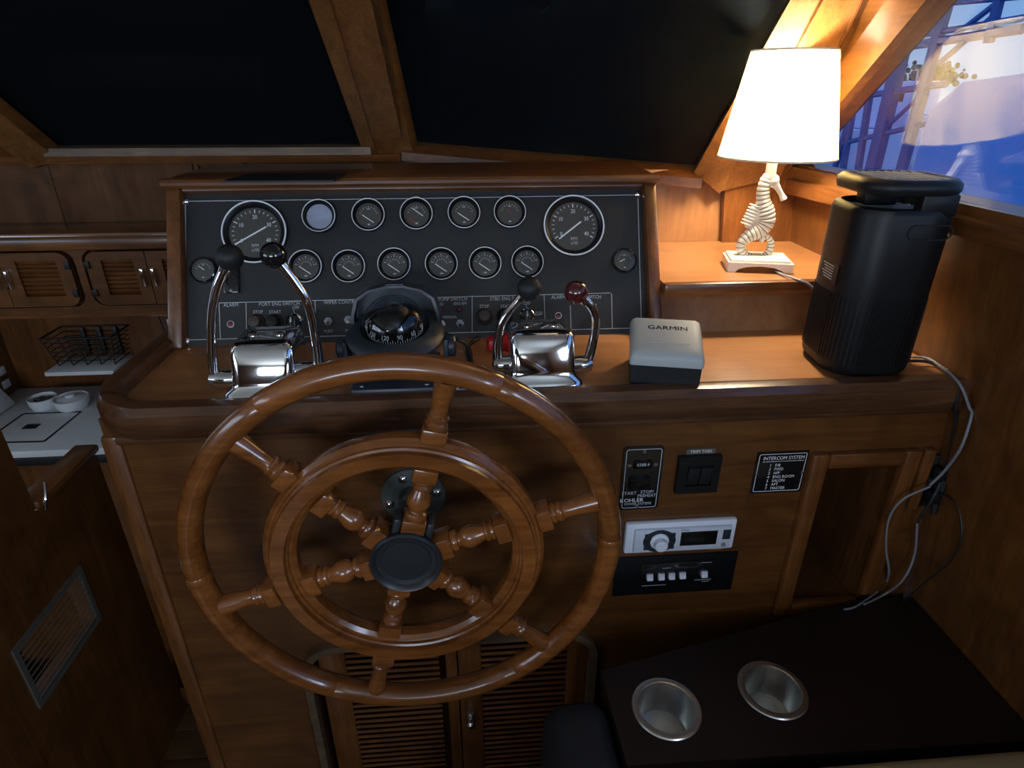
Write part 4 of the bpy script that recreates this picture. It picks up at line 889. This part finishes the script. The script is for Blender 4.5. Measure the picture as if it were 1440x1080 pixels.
# trim tab switch
x0, x1, z0, z1 = rectpx((952, 640), (1012, 637), (948, 690), (1006, 687)); w, h = x1-x0, z1-z0
tt = thing('trim_tab_switch', 'square black trim tab rocker switch with embossed label strip', 'switch', ((x0+x1)/2, CF, z0))
G2 = CFm @ T(x0, z0, 0)
obj('bezel', MB(G2).plate([(0, 0), (w, 0), (w, h), (0, h)], [[(w*0.22, h*0.2), (w*0.82, h*0.2), (w*0.82, h*0.76), (w*0.22, h*0.76)]], 0.011, T(0, 0, 0.01)), 'blackplastic', tt, smooth=0)
for k in range(2): obj('rocker', MB(G2 @ T(w*(0.37+0.30*k), h*0.48, 0.006) @ Matrix.Rotation(math.radians(12), 4, 'X')).box((0, 0, 0), (w*0.28, h*0.52, 0.012), 0.002), 'blackmatte', tt)
ls = obj('label_strip', MB(G2).box((w*0.52, h+0.006, 0.001), (w*0.68, 0.010, 0.002)), 'vent', tt)
lettering('TRIM TABS', 0.0075, G2 @ T(w*0.52, h+0.006, 0.0022), 'white', ls)
# intercom plate
x0, x1, z0, z1 = rectpx((1066, 636), (1138, 632), (1053, 694), (1125, 689)); w, h = x1-x0, z1-z0
ic = thing('intercom_plate', 'black intercom station list plate with white engraved text', 'sign', ((x0+x1)/2, CF, z0))
G2 = CFm @ T(x0, z0, 0)
obj('plate', MB(G2).box((w/2, h/2, 0.001), (w, h, 0.003), 0.0005), 'blackgloss', ic)
ol = rrect(0.004, w-0.004, 0.004, h-0.004, 0.003, 4)
obj('outline', MB(G2).sweep([(-0.0004, -0.0002), (0.0004, -0.0002), (0.0004, 0.0003), (-0.0004, 0.0003)], [(a, b_, 0.0026) for a, b_ in ol], (0, 0, 1), True), 'white', ic)
lettering('INTERCOM SYSTEM', 0.0095, G2 @ T(w*0.52, h*0.85, 0.0028), 'white', ic, sx=0.85); obj('underline', MB(G2).box((w*0.52, h*0.775, 0.0027), (w*0.8, 0.0007, 0.0003)), 'white', ic)
for k, t in enumerate(('1   F/B', '2   FWD', '3   H/P', '4   ENG ROOM', '5   SALON', '6   AFT', '7   MASTER')): lettering(t, 0.0078, G2 @ T(w*0.27, h*(0.68-0.094*k), 0.0028), 'white', ic, 'LEFT', 0.9)
for s_ in (0.055, 0.945): obj('screw', MB(G2 @ T(w*s_, h*0.47, 0.0025)).lathe([(0.0026, 0), (0.002, 0.001), (0, 0.0012)], 10), 'steel', ic)
# stereo
x0, x1, z0, z1 = rectpx((879, 734), (1033, 724), (875, 774), (1029, 766)); w, h = x1-x0, z1-z0
ra = thing('marine_stereo', 'white marine car stereo with round volume knob and dark display', 'stereo', ((x0+x1)/2, CF, z0))
G2 = CFm @ T(x0, z0, 0)
obj('surround', MB(G2).box((w/2, h/2, 0.004), (w, h, 0.012), 0.004), 'whiteplastic', ra)
fc_ = obj('faceplate', MB(G2).box((w*0.515, h*0.46, 0.011), (w*0.88, h*0.78, 0.009), 0.004), 'radiotrim', ra)
bd = [(w*0.30+0.0285*math.cos(t), h*0.47+0.023*math.sin(t)) for t in [2*pi*k/32 for k in range(32)]]
obj('button_field', MB(G2).plate(bd, [], 0.002, T(0, 0, 0.0165)), 'navyplastic', ra)
for s_ in (-1, 1):
    for k in range(4): obj('button', MB(G2).box((w*0.30+s_*0.020, h*0.47-0.0135+k*0.009, 0.0168), (0.013, 0.0066, 0.002), 0.0008), 'hub', ra)
obj('knob_plate', MB(G2).lathe([(0.0165, 0.0160), (0.0165, 0.0175), (0.015, 0.019), (0, 0.019)], 28, T(w*0.30, h*0.47, 0)), 'whiteplastic', ra)
obj('volume_knob', MB(G2).lathe([(0.0118, 0.018), (0.0112, 0.029), (0.009, 0.031), (0, 0.0308)], 28, T(w*0.30, h*0.45, 0)), 'whiteplastic', ra)
obj('display', MB(G2).box((w*0.655, h*0.50, 0.0155), (w*0.33, h*0.46, 0.0015), 0.0005), 'lcd', ra)
obj('usb_cover', MB(G2).box((w*0.905, h*0.58, 0.0155), (w*0.07, h*0.32, 0.002), 0.0008), 'navyplastic', ra)
obj('eject_button', MB(G2).lathe([(0.004, 0.015), (0.004, 0.0175), (0, 0.018)], 14, T(w*0.89, h*0.24, 0)), 'cable', ra)
lettering('PYLE', 0.0058, G2 @ T(w*0.52, h*0.79, 0.0157), 'hub', ra, sx=1.1)
obj('tape_tab', MB(G2).box((w*0.86, -0.003, 0.0015), (w*0.13, 0.010, 0.001)), 'ply', ra)
# small black rocker panel
x0, x1, z0, z1 = rectpx((868, 786), (1036, 772), (858, 838), (1029, 826)); w, h = x1-x0, z1-z0
ep = thing('rocker_panel', 'long black switch panel with five small white rockers under the stereo', 'switch panel', ((x0+x1)/2, CF, z0))
G2 = CFm @ T(x0, z0, 0)
obj('back_plate', MB(G2).box((w/2, h/2, 0.001), (w, h, 0.005), 0.001), 'gaugecase', ep)
obj('face', MB(G2).box((w*0.52, h*0.52, 0.0045), (w*0.62, h*0.66, 0.003), 0.0008), 'blackgloss', ep)
for a in (0.285, 0.38, 0.465, 0.555, 0.735):
    r_ = obj('rocker', MB(G2 @ T(w*a, h*0.52, 0.008) @ Matrix.Rotation(math.radians(-20), 4, 'X')).box((0, 0, 0), (0.0115, 0.013, 0.008), 0.0015), 'whiteplastic', ep)
    obj('rocker_top', MB(G2 @ T(w*a, h*0.52, 0.008) @ Matrix.Rotation(math.radians(-20), 4, 'X')).box((0, 0.0035, 0.0035), (0.0095, 0.005, 0.0016), 0.0005), 'radiotrim', r_)
pr_ = MB(G2)
for a, b_, ww in ((0.42, 0.71, 0.07), (0.33, 0.27, 0.20), (0.74, 0.80, 0.09), (0.735, 0.35, 0.14), (0.76, 0.30, 0.06)): pr_.box((w*a, h*b_, 0.0062), (w*ww, 0.0008, 0.0003))

obj('fine_print', pr_, 'greytext', ep, kind='stuff')
# outlet with plugs and cords
ox, oz = 0.790, -0.605
ou = thing('wall_outlet', 'dark double outlet with black plugs pushed in beside the niche', 'outlet', (ox, CF, oz-0.05))
G2 = CFm @ T(ox, oz, 0)
obj('cover_plate', MB(G2).box((0, 0, 0.003), (0.030, 0.105, 0.006), 0.002), 'blackmatte', ou)
for k, (dz, c_) in enumerate(((0.022, 'blackplastic'), (-0.025, 'blackplastic'))):
    pg = obj('plug', MB(G2).box((-0.002, dz, 0.016), (0.026, 0.028, 0.022), 0.005), c_, ou)
    obj('strain_relief', MB(G2).tube([(-0.002, dz-0.008, 0.024), (-0.004, dz-0.026, 0.030)], [0.006, 0.004], 10), c_, pg)
obj('prong_plate', MB(G2).box((-0.006, 0.004, 0.007), (0.018, 0.010, 0.003), 0.001), 'steel', ou)
c2 = smoothpath([onY(1308, 684, 0.79), onY(1270, 702, 0.79), onY(1250, 730, 0.80), onY(1246, 770, 0.805), onY(1250, 805, 0.805), onZ(1240, 826, -0.856), onZ(1205, 852, -0.857), onZ(1187, 857, -0.857)], 8)
obj('looped_cable', MB().tube(c2, 0.0019, 8), 'cable', None, 'thin grey cord looping from the outlet past the niche to the table', 'cord')
c3 = smoothpath([onY(1290, 735, 0.795), onY(1286, 780, 0.80), onY(1270, 815, 0.79), onZ(1245, 835, -0.856), onZ(1215, 850, -0.857)], 8)
obj('charging_cable', MB().tube(c3, 0.0019, 8), 'cable', None, 'pale cord end hanging below the black plug onto the table', 'cord')
c4 = smoothpath([onY(1318, 690, 0.80), onX(1345, 710, 0.792), onX(1352, 755, 0.795), onX(1335, 790, 0.80), onX(1305, 815, 0.80), (0.79, 0.79, -0.856)], 8)
obj('loose_cable', MB().tube(c4, 0.0016, 6), 'blackcable', None, 'thin dark cord drooping against the side wall near the outlet', 'cord')

# ================================================================== table with cup holders, seat
TZ = -0.86
cups = [(onZ(937, 996, TZ), 0.0535), (onZ(1086, 970, TZ), 0.0535)]
tb = thing('side_table', 'dark stained table top with two cup holes along the side wall', 'table', (0.5, 0.65, -1.45))
ol = [(0.205, 0.531), (0.817, 0.522), (0.817, 0.803), (0.70, 0.803), (0.200, 0.688)]
hl = [[(c.x+(r_-0.004)*math.cos(2*pi*k/32), c.y+(r_-0.004)*math.sin(2*pi*k/32)) for k in range(32)] for c, r_ in cups]
obj('table_top', MB().plate(ol, hl, 0.025, T(0, 0, TZ)), 'darkwood', tb, smooth=30)
obj('table_box', MB().plate([(0.225, 0.545), (0.83, 0.525), (0.815, 0.79), (0.70, 0.785), (0.225, 0.68)], [], 0.565, T(0, 0, TZ-0.025-0.0)), 'darkwood', tb, smooth=0) if False else None
lg = MB()
for nm, a, b_ in (('front_panel', (0.225, 0.550), (0.805, 0.540)), ('side_panel', (0.222, 0.545), (0.218, 0.675))):
    a, b_ = Vector((a[0], a[1], 0)), Vector((b_[0], b_[1], 0)); t_ = (b_-a).normalized(); nn_ = Vector((-t_.y, t_.x, 0))*0.018
    obj(nm, MB().hexa([a+Vector((0, 0, -1.45)), b_+Vector((0, 0, -1.45)), b_+nn_+Vector((0, 0, -1.45)), a+nn_+Vector((0, 0, -1.45))], [p+Vector((0, 0, TZ-0.02)) for p in (a, b_, b_+nn_, a+nn_)]), 'darkwood', tb, smooth=0)
for (c, r_), lbl in zip(cups, ('steel drop-in cup holder next to the black bolster', 'steel drop-in cup holder nearer to the side wall')):
    cu = thing('cup_holder', lbl, 'cup holder', (c.x, c.y, TZ-0.06), 'steel cup holders in the table')
    m_ = T(c.x, c.y, TZ)
    obj('flange', MB(m_).lathe([(r_*0.80, 0.0005), (r_*0.99, 0.0005), (r_, 0.0015), (r_*0.97, 0.003), (r_*0.83, 0.0036), (r_*0.80, 0.003)], 48, closed=True), 'steel', cu)
    obj('cup', MB(m_).lathe([(r_*0.81, 0.002), (r_*0.80, -0.004), (r_*0.74, -0.050), (r_*0.70, -0.055), (0, -0.056), (0, -0.058), (r_*0.72, -0.057), (r_*0.77, -0.050), (r_*0.83, -0.004)], 48), 'steel', cu)
bo2 = MB()
def cr(x0, x1, y0, y1, z, r): return [(x, y_, z) for x, y_ in rrect(x0, x1, y0, y1, r, 6)]
bo2.grid([cr(0.098, 0.205, 0.30, 0.665, -1.45, 0.03), cr(0.098, 0.205, 0.30, 0.665, -0.95, 0.03), cr(0.100, 0.204, 0.305, 0.662, -0.91, 0.032), cr(0.108, 0.200, 0.315, 0.652, -0.885, 0.03), cr(0.122, 0.192, 0.33, 0.638, -0.872, 0.026), cr(0.145, 0.175, 0.36, 0.61, -0.868, 0.012)], True, True)
obj('side_bolster', bo2, 'vinyl', None, 'upright black vinyl bolster standing against the table end', 'bolster', smooth=60)
sc_ = MB().grid([cr(0.36, 0.80, 0.06, 0.490, -0.97, 0.05), cr(0.35, 0.812, 0.05, 0.502, -0.93, 0.05), cr(0.35, 0.812, 0.05, 0.504, -0.868, 0.05), cr(0.352, 0.810, 0.055, 0.500, -0.848, 0.05), cr(0.365, 0.80, 0.07, 0.486, -0.834, 0.05), cr(0.42, 0.76, 0.12, 0.43, -0.826, 0.05)], True, True)
hs_ = thing('bench', 'beige cushioned seat on a dark box beside the table', 'seat', (0.58, 0.28, -1.45))
obj('cushion', sc_, 'beige', hs_, smooth=60)
obj('seat_box', MB().b2((0.36, 0.06, -1.45), (0.80, 0.49, -0.965), 0.005), 'darkwood', hs_)

# unseen bench added behind the eye to block light from the lower console
hb_ = thing('shade_bench', 'unseen black vinyl bench added behind the eye to shade the lower console', 'bench', (-0.12, -0.45, -1.45))
obj('bench_box', MB().b2((-0.50, -0.62, -1.45), (0.25, -0.22, -0.92), 0.01), 'teakX', hb_)
obj('bench_cushion', MB().b2((-0.50, -0.62, -0.92), (0.25, -0.18, -0.80), 0.04), 'vinyl', hb_)
obj('bench_back', MB().b2((-0.50, -0.74, -0.90), (0.25, -0.62, -0.42), 0.04), 'vinyl', hb_)

# ================================================================== galley beyond the console
gw_ = thing('wall_galley', None, None, (-0.6, 1.76, -1.78), kind='structure')
obj('back_board', MB().b2((-1.6, 1.755, -1.78), (-0.50, 1.775, -0.50)), 'panelZ', gw_)
struct('wall_galley_end', MB().b2((-1.345, 1.19, -1.78), (-1.33, 1.755, -0.52)), 'lining')
# ledge and louvred lockers
lk = thing('galley_locker', 'long teak locker with louvred doors and moulded ledge under the windshield', 'locker', (-0.95, 1.65, -0.52))
KY = 1.55
obj('ledge', MB().b2((-1.5, KY-0.035, -0.318), (-0.537, 1.654, -0.302), 0.008), 'ledge', lk)
obj('ledge_trim', MB().b2((-1.5, KY-0.018, -0.348), (-0.537, KY+0.01, -0.318), 0.006), 'teakX', lk)
obj('face_frame', MB().plate([(-1.5, -0.512), (-0.537, -0.512), (-0.537, -0.33), (-1.5, -0.33)], [rrect(-1.285, -0.945, -0.492, -0.350, 0.03), rrect(-0.927, -0.623, -0.492, -0.350, 0.03)], 0.014, frame((0, KY, 0), (1, 0, 0), (0, 0, 1))), 'panelX', lk, smooth=0)
obj('locker_bottom', MB().b2((-1.5, KY, -0.52), (-0.537, 1.755, -0.508)), 'teakX', lk)
obj('locker_back', MB().b2((-1.5, KY+0.03, -0.508), (-0.537, KY+0.036, -0.33)), 'lining', lk)
def locker_door(x0, x1, label, pull_side, corner):
    d = thing('locker_door', label, 'locker door', ((x0+x1)/2, KY, -0.49), 'louvred doors of the galley locker')
    out = [(x0, -0.488), (x1, -0.488), (x1, -0.354), (x0, -0.354)]
    r_ = 0.026
    def rc(cx, cz, a): return [(cx+r_*math.cos(math.radians(a+15*k)), cz+r_*math.sin(math.radians(a+15*k))) for k in range(7)]
    if corner == 'R': out = [(x0, -0.488)]+rc(x1-r_, -0.488+r_, 270)+rc(x1-r_, -0.354-r_, 0)+[(x0, -0.354)]
    else: out = [(x1, -0.354)]+rc(x0+r_, -0.354-r_, 90)+rc(x0+r_, -0.488+r_, 180)+[(x1, -0.488)]
    fx0, fx1 = x0+0.036, x1-0.030
    obj('frame', MB().plate(out, [[(fx0, -0.462), (fx1, -0.462), (fx1, -0.374), (fx0, -0.374)]], 0.016, frame((0, KY-0.006, 0), (1, 0, 0), (0, 0, 1))), 'panelX', d, smooth=0)
    for k in range(8): obj('slat', MB(T((fx0+fx1)/2, KY+0.003, -0.380-k*0.0108) @ Matrix.Rotation(math.radians(35), 4, 'X')).box((0, 0, 0), (fx1-fx0, 0.004, 0.014), 0.001), 'teakX', d)
    px = x0+0.012 if pull_side == 'L' else x1-0.012
    obj('pull', MB().b2((px-0.004, KY-0.018, -0.440), (px+0.004, KY-0.006, -0.395), 0.002), 'chrome', d)
    hx = x1-0.004 if pull_side == 'L' else x0+0.004
    for z in (-0.385, -0.455): obj('hinge', MB().b2((hx-0.006, KY-0.012, z-0.009), (hx+0.006, KY-0.004, z+0.009), 0.001), 'blackmatte', d)
locker_door(-1.115, -0.955, 'rounded louvred locker door nearest the dark galley end', 'L', 'R')
locker_door(-1.277, -1.117, 'louvred locker door at the lit end of the locker', 'R', 'L')
locker_door(-0.917, -0.776, 'rounded louvred locker door beside the instrument box', 'R', 'L')
locker_door(-0.774, -0.633, 'louvred locker door half hidden by the instrument box', 'L', 'R')
# wire basket
b0, b1 = onY(55, 470, 1.66), onY(156, 470, 1.66)
BX, BW, BZ, BH = (b0.x+b1.x)/2, (b1.x-b0.x)/2, -0.700, 0.085
wb = thing('wire_basket', 'black wire basket hung on the galley wall above the counter', 'basket', (BX, 1.70, BZ))
def bring(w, y0, y1, z): return [(BX-w, y0, z), (BX+w, y0, z), (BX+w, y1, z), (BX-w, y1, z), (BX-w, y0, z)]
tops = bring(BW, 1.655, 1.752, BZ+BH)
for a, b_ in zip(tops, tops[1:]): obj('rim_wire', MB().tube([a, b_], 0.0032, 6), 'blackcable', wb)
for k in range(1, 6):
    f_ = k/6; w = BW-0.018*(1-f_); pts = bring(w, 1.655+0.014*(1-f_), 1.752, BZ+BH*f_)
    obj('wire', MB().tube(pts, 0.0014, 5), 'blackcable', wb)
for k in range(5):
    x = BX-BW+2*BW*k/4; xb = BX-(BW-0.018)+2*(BW-0.018)*k/4
    obj('wire', MB().tube([(x, 1.655, BZ+BH), (xb, 1.669, BZ), (xb, 1.752, BZ)], 0.002, 6), 'blackcable', wb)
for k in range(3): obj('strap', MB().b2((BX-0.04+k*0.045, 1.742, BZ), (BX-0.028+k*0.045, 1.749, BZ+BH), 0.001), 'blackcable', wb)
obj('basket_shelf', MB().b2((BX-BW-0.01, 1.640, BZ-0.020), (BX+BW-0.012, 1.755, BZ-0.008), 0.002), 'paper', None, 'thin pale board on the galley wall beneath the wire basket', 'shelf')
# paper holder beside the instrument box
ph = onY(225, 465, 1.70)
pr2 = thing('wall_rack', 'small blue-grey wire rack on the galley wall behind the console', 'rack', (ph.x, 1.74, ph.z-0.06))
for dz in (0.04, -0.06): obj('rack_bar', MB().b2((ph.x-0.025, 1.72, ph.z+dz-0.004), (ph.x+0.05, 1.755, ph.z+dz+0.004), 0.002), 'cable', pr2)
for dx in (-0.01, 0.02): obj('rack_wire', MB().tube([(ph.x+dx, 1.73, ph.z+0.04), (ph.x+dx+0.012, 1.73, ph.z-0.06)], 0.003, 6), 'blackcable', pr2)
obj('notice_card', MB().b2((ph.x+0.006, 1.738, ph.z-0.04), (ph.x+0.04, 1.742, ph.z+0.02)), 'paper', pr2)
# double outlet in the dark
dd = thing('galley_outlet', 'pair of pale round switches on the dark galley end wall', 'outlet', (-1.33, 1.70, -0.78))
for dz in (-0.725, -0.765): obj('switch_button', MB(frame((-1.33, 1.70, dz), (0, 1, 0), (0, 0, 1))).box((0, 0, 0.003), (0.030, 0.024, 0.006), 0.004), 'paper', dd)
# counter
gc = thing('galley_counter', 'white laminate galley counter with dark-lined hatch', 'counter', (-0.95, 1.55, -1.78))
obj('worktop', MB().b2((-1.33, 1.372, -0.825), (-0.537, 1.745, -0.80), 0.003), 'laminate', gc)
hp_ = [onZ(x, y_, -0.80) for x, y_ in ((33, 582), (114, 579), (62, 621), (-25, 623))]
hm_ = MB()
for a, b_ in zip(hp_, hp_[1:]+hp_[:1]):
    t_ = (b_-a).normalized(); s_ = Vector((-t_.y, t_.x, 0))*0.003; hm_.hexa([a-s_, a+s_, b_+s_, b_-s_], [p+Vector((0, 0, 0.0008)) for p in (a-s_, a+s_, b_+s_, b_-s_)])
obj('hatch_line', hm_, 'blackmatte', gc, smooth=0)
hk = onZ(44, 600, -0.80); obj('hatch_ring', MB().b2((hk.x-0.018, hk.y-0.012, -0.80), (hk.x+0.018, hk.y+0.012, -0.7985), 0.0005), 'blackmatte', gc)
obj('counter_front', MB().b2((-1.33, 1.385, -1.78), (-0.537, 1.40, -0.825)), 'panelZ', gc)
obj('counter_edge', MB().b2((-1.33, 1.368, -0.842), (-0.537, 1.388, -0.818), 0.004), 'blackmatte', gc)
for (px, py, lbl, r_) in ((64, 566, 'small white bowl of dark things on the galley counter', 0.036), (104, 566, 'small white lidded bowl on the galley counter beside its twin', 0.044)):
    c = onZ(px, py+6, -0.80); bw_ = thing('bowl', lbl, 'bowl', c, 'white bowls on the galley counter')
    obj('bowl_shell', MB(T(c.x, c.y, -0.80)).lathe([(r_*0.8, 0), (r_*0.95, 0.012), (r_, 0.030), (r_*0.92, 0.031), (r_*0.85, 0.014), (0, 0.010)], 28), 'paper', bw_)
    if r_ < 0.04:
        for k in range(5): obj('nut', MB().ball((c.x-0.015+0.008*k, c.y+0.01*math.sin(k*2.1), -0.778), 0.009, 10, (1.2, 0.8, 0.8)), 'brownbtn', bw_)
    else: obj('lid', MB(T(c.x, c.y, -0.80)).lathe([(r_*0.9, 0.026), (r_*0.6, 0.031), (0.012, 0.033), (0.012, 0.04), (0, 0.041)], 24), 'paper', bw_)
fr0 = onZ(0, 590, -0.80)
obj('white_tray', MB(T(fr0.x-0.02, fr0.y, -0.80) @ Matrix.Rotation(-0.5, 4, 'Y')).b2((-0.05, -0.05, 0.0), (0.01, 0.09, 0.10), 0.004), 'paper', None, 'white box standing on the galley counter by the dark wall', 'box')

# half-height partition with louvred vent, beside the companionway
HX = -0.76
pa = thing('partition', 'teak companionway partition with stepped top and slatted vent', 'partition', (HX, 0.85, -1.45))
e0 = onX(50, 715, HX); e1 = onX(135, 640, HX); e2 = onX(0, 610, HX)
ol = [(0.35, -1.45), (1.135, -1.45), (1.125, e1.z), (e0.y, e0.z), (e0.y-0.008, -0.30), (0.35, -0.30)]
vq = [onX(x, y_, HX) for x, y_ in ((15, 918), (110, 808), (137, 870), (60, 980))]
vy0, vy1, vz0, vz1 = (vq[0].y+vq[3].y)/2, (vq[1].y+vq[2].y)/2, (vq[3].z+vq[2].z)/2, (vq[0].z+vq[1].z)/2
obj('board', MB().plate(ol, [[(vy0, vz0), (vy1, vz0), (vy1, vz1), (vy0, vz1)]], 0.03, frame((HX, 0, 0), (0, 1, 0), (0, 0, 1))), 'panelZ', pa, smooth=0)
obj('top_cap', MB().b2((HX-0.038, e0.y, e0.z-0.004), (HX+0.008, 1.13, e0.z+0.012), 0.005), 'teakY', pa)
vt = obj('vent_frame', MB().plate([(vy0-0.008, vz0-0.008), (vy1+0.008, vz0-0.008), (vy1+0.008, vz1+0.008), (vy0-0.008, vz1+0.008)], [[(vy0+0.002, vz0+0.002), (vy1-0.002, vz0+0.002), (vy1-0.002, vz1-0.002), (vy0+0.002, vz1-0.002)]], 0.005, frame((HX+0.004, 0, 0), (0, 1, 0), (0, 0, 1))), 'vent', pa)
n_ = 10
for k in range(n_):
    z = vz0+(vz1-vz0)*(k+0.5)/n_
    obj('vent_slat', MB(T(HX+0.0005, (vy0+vy1)/2, z) @ Matrix.Rotation(math.radians(40), 4, 'Y')).box((0, 0, 0), (0.0022, vy1-vy0, 0.0105)), 'vent', pa)
obj('latch_hook', MB().tube(smoothpath([(HX+0.008, e0.y+0.01, e0.z-0.01), (HX+0.010, e0.y+0.02, e0.z+0.015), (HX+0.004, e0.y+0.035, e0.z+0.03)], 5), 0.003, 8), 'chrome', pa)
obj('carpet_step', MB().b2((-0.75, 1.20, -1.78), (-0.54, 1.36, -1.50), 0.01), 'carpet', None, 'blue grey carpeted step down into the galley', 'step')

# ================================================================== harbour outside the side window
struct('ground_harbour', MB().b2((1.2, -8, -3.4), (70, 90, -3.2)), 'water')
def ext(px, py, X): return onX(px, py, X)
def strut(nm, a, b_, r, mat, par): return obj(nm, MB().tube([a, b_], r, 6), mat, par)
GX = 5.0
gt = thing('dock_frame', 'blue steel truss frame of the covered dock outside the side window', 'dock frame', ext(1200, 260, GX))
for (a, b_, r_) in (((1222, 260), (1300, -60), 0.10), ((1170, 250), (1262, -60), 0.045), ((1262, 260), (1352, -70), 0.07), ((1185, 240), (1205, 120), 0.05), ((1205, 250), (1225, 120), 0.05), ((1300, 120), (1340, -60), 0.04), ((1390, 60), (1420, -60), 0.05),
                    ((1150, 84), (1440, 40), 0.045), ((1140, 75), (1440, 25), 0.03), ((1240, 60), (1330, 0), 0.03), ((1330, 60), (1420, -10), 0.03), ((1290, 8), (1440, -6), 0.03), ((1180, 140), (1330, 118), 0.035), ((1170, 205), (1320, 170), 0.03), ((1235, 190), (1310, 120), 0.025), ((1320, 90), (1400, 20), 0.03)):
    strut('steel_member', ext(*a, GX), ext(*b_, GX), r_, 'gateblue', gt)
def boat(px, py, X, L_, Ht, label):
    c = ext(px, py, X); b_ = thing('moored_boat', label, 'boat', (c.x, c.y, c.z-Ht))
    rings = []
    for k in range(9):
        t = k/8; y_ = (t-0.5)*L_; w = 0.9*math.sin(pi*min(1, 0.25+t*0.75)) + 0.05
        rings.append([(c.x-w, c.y+y_, c.z), (c.x-w*0.7, c.y+y_, c.z-Ht), (c.x+w*0.7, c.y+y_, c.z-Ht), (c.x+w, c.y+y_, c.z)])
    obj('hull', MB().grid(rings, True, True), 'boatwhite', b_, smooth=40)
    obj('cabin', MB().b2((c.x-0.55, c.y-L_*0.25, c.z), (c.x+0.55, c.y+L_*0.15, c.z+Ht*0.9), 0.08), 'boatwhite', b_)
    obj('cabin_window', MB().b2((c.x-0.57, c.y-L_*0.2, c.z+Ht*0.35), (c.x-0.5, c.y+L_*0.1, c.z+Ht*0.7), 0.02), 'navyplastic', b_)
    for k in range(3): obj('rail_post', MB().tube([(c.x-0.6, c.y-L_*0.3+k*L_*0.25, c.z), (c.x-0.7, c.y-L_*0.3+k*L_*0.25, c.z+Ht*1.2)], 0.03, 6), 'steel', b_)
boat(1192, 178, 10, 4.0, 1.0, 'white boat moored between the blue posts of the dock')
boat(1255, 160, 16, 6.0, 1.2, 'white cabin boat moored farther off behind the dock frame')
def tree(px, py, X, r_, label):
    c = ext(px, py, X); t = thing('shore_tree', label, 'tree', (c.x, c.y, c.z-r_*2), 'trees on the far shore')
    bm_ = MB()
    for k in range(220): bm_.ball((c.x+random.gauss(0, 0.5)*r_, c.y+random.gauss(0, 0.5)*r_, c.z+random.gauss(0, 0.3)*r_), r_*random.uniform(0.05, 0.14), 6)
    obj('crown', bm_, 'tree', t); obj('trunk', MB().tube([(c.x, c.y, c.z-r_*2), (c.x, c.y, c.z)], r_*0.12, 8), 'lining', t)
tree(1243, 110, 30, 1.2, 'leafy tree on the far shore behind the white cabin boat'); tree(1312, 104, 36, 1.6, 'leafy tree on the far shore behind the blue diagonal strut'); tree(1192, 120, 40, 1.6, 'leafy tree on the far shore behind the thin blue posts')
# blue tarpaulin-covered boat lying alongside
TX = 2.6
tq = [ext(1318, 120, TX+0.5), ext(1560, 85, TX), ext(1560, 420, TX), ext(1255, 330, TX+0.5)]
bt = thing('covered_boat', 'boat under a bright blue tarpaulin lying close outside the side window', 'boat', tq[3])
rings = []
for k in range(13):
    t = k/12; a = tq[0].lerp(tq[1], t); b_ = tq[3].lerp(tq[2], t); bul = 0.12*math.sin(pi*t)+0.02*math.sin(t*23)
    rings.append([a+Vector((0.7, 0.3, 0.0)), a+Vector((0.25, 0.1, 0.02)), a.lerp(b_, 0.15)+Vector((-bul*0.4, 0, 0)), a.lerp(b_, 0.5)+Vector((-bul, 0, 0)), b_+Vector((-bul*0.5, 0, 0)), b_+Vector((0.7, 0.3, 0))])
obj('tarpaulin', MB().grid(rings, True, True), 'hullblue', bt, smooth=60)
obj('boat_hull', MB().b2((TX+0.1, 1.2, -3.1), (TX+1.2, 3.2, -0.9), 0.2), 'gateblue', bt)

# ------------------------------------------------------------------ lift everything so the cabin floor is at z = 0
for o in list(COL.objects):
    if o.parent is None: o.location.z += H
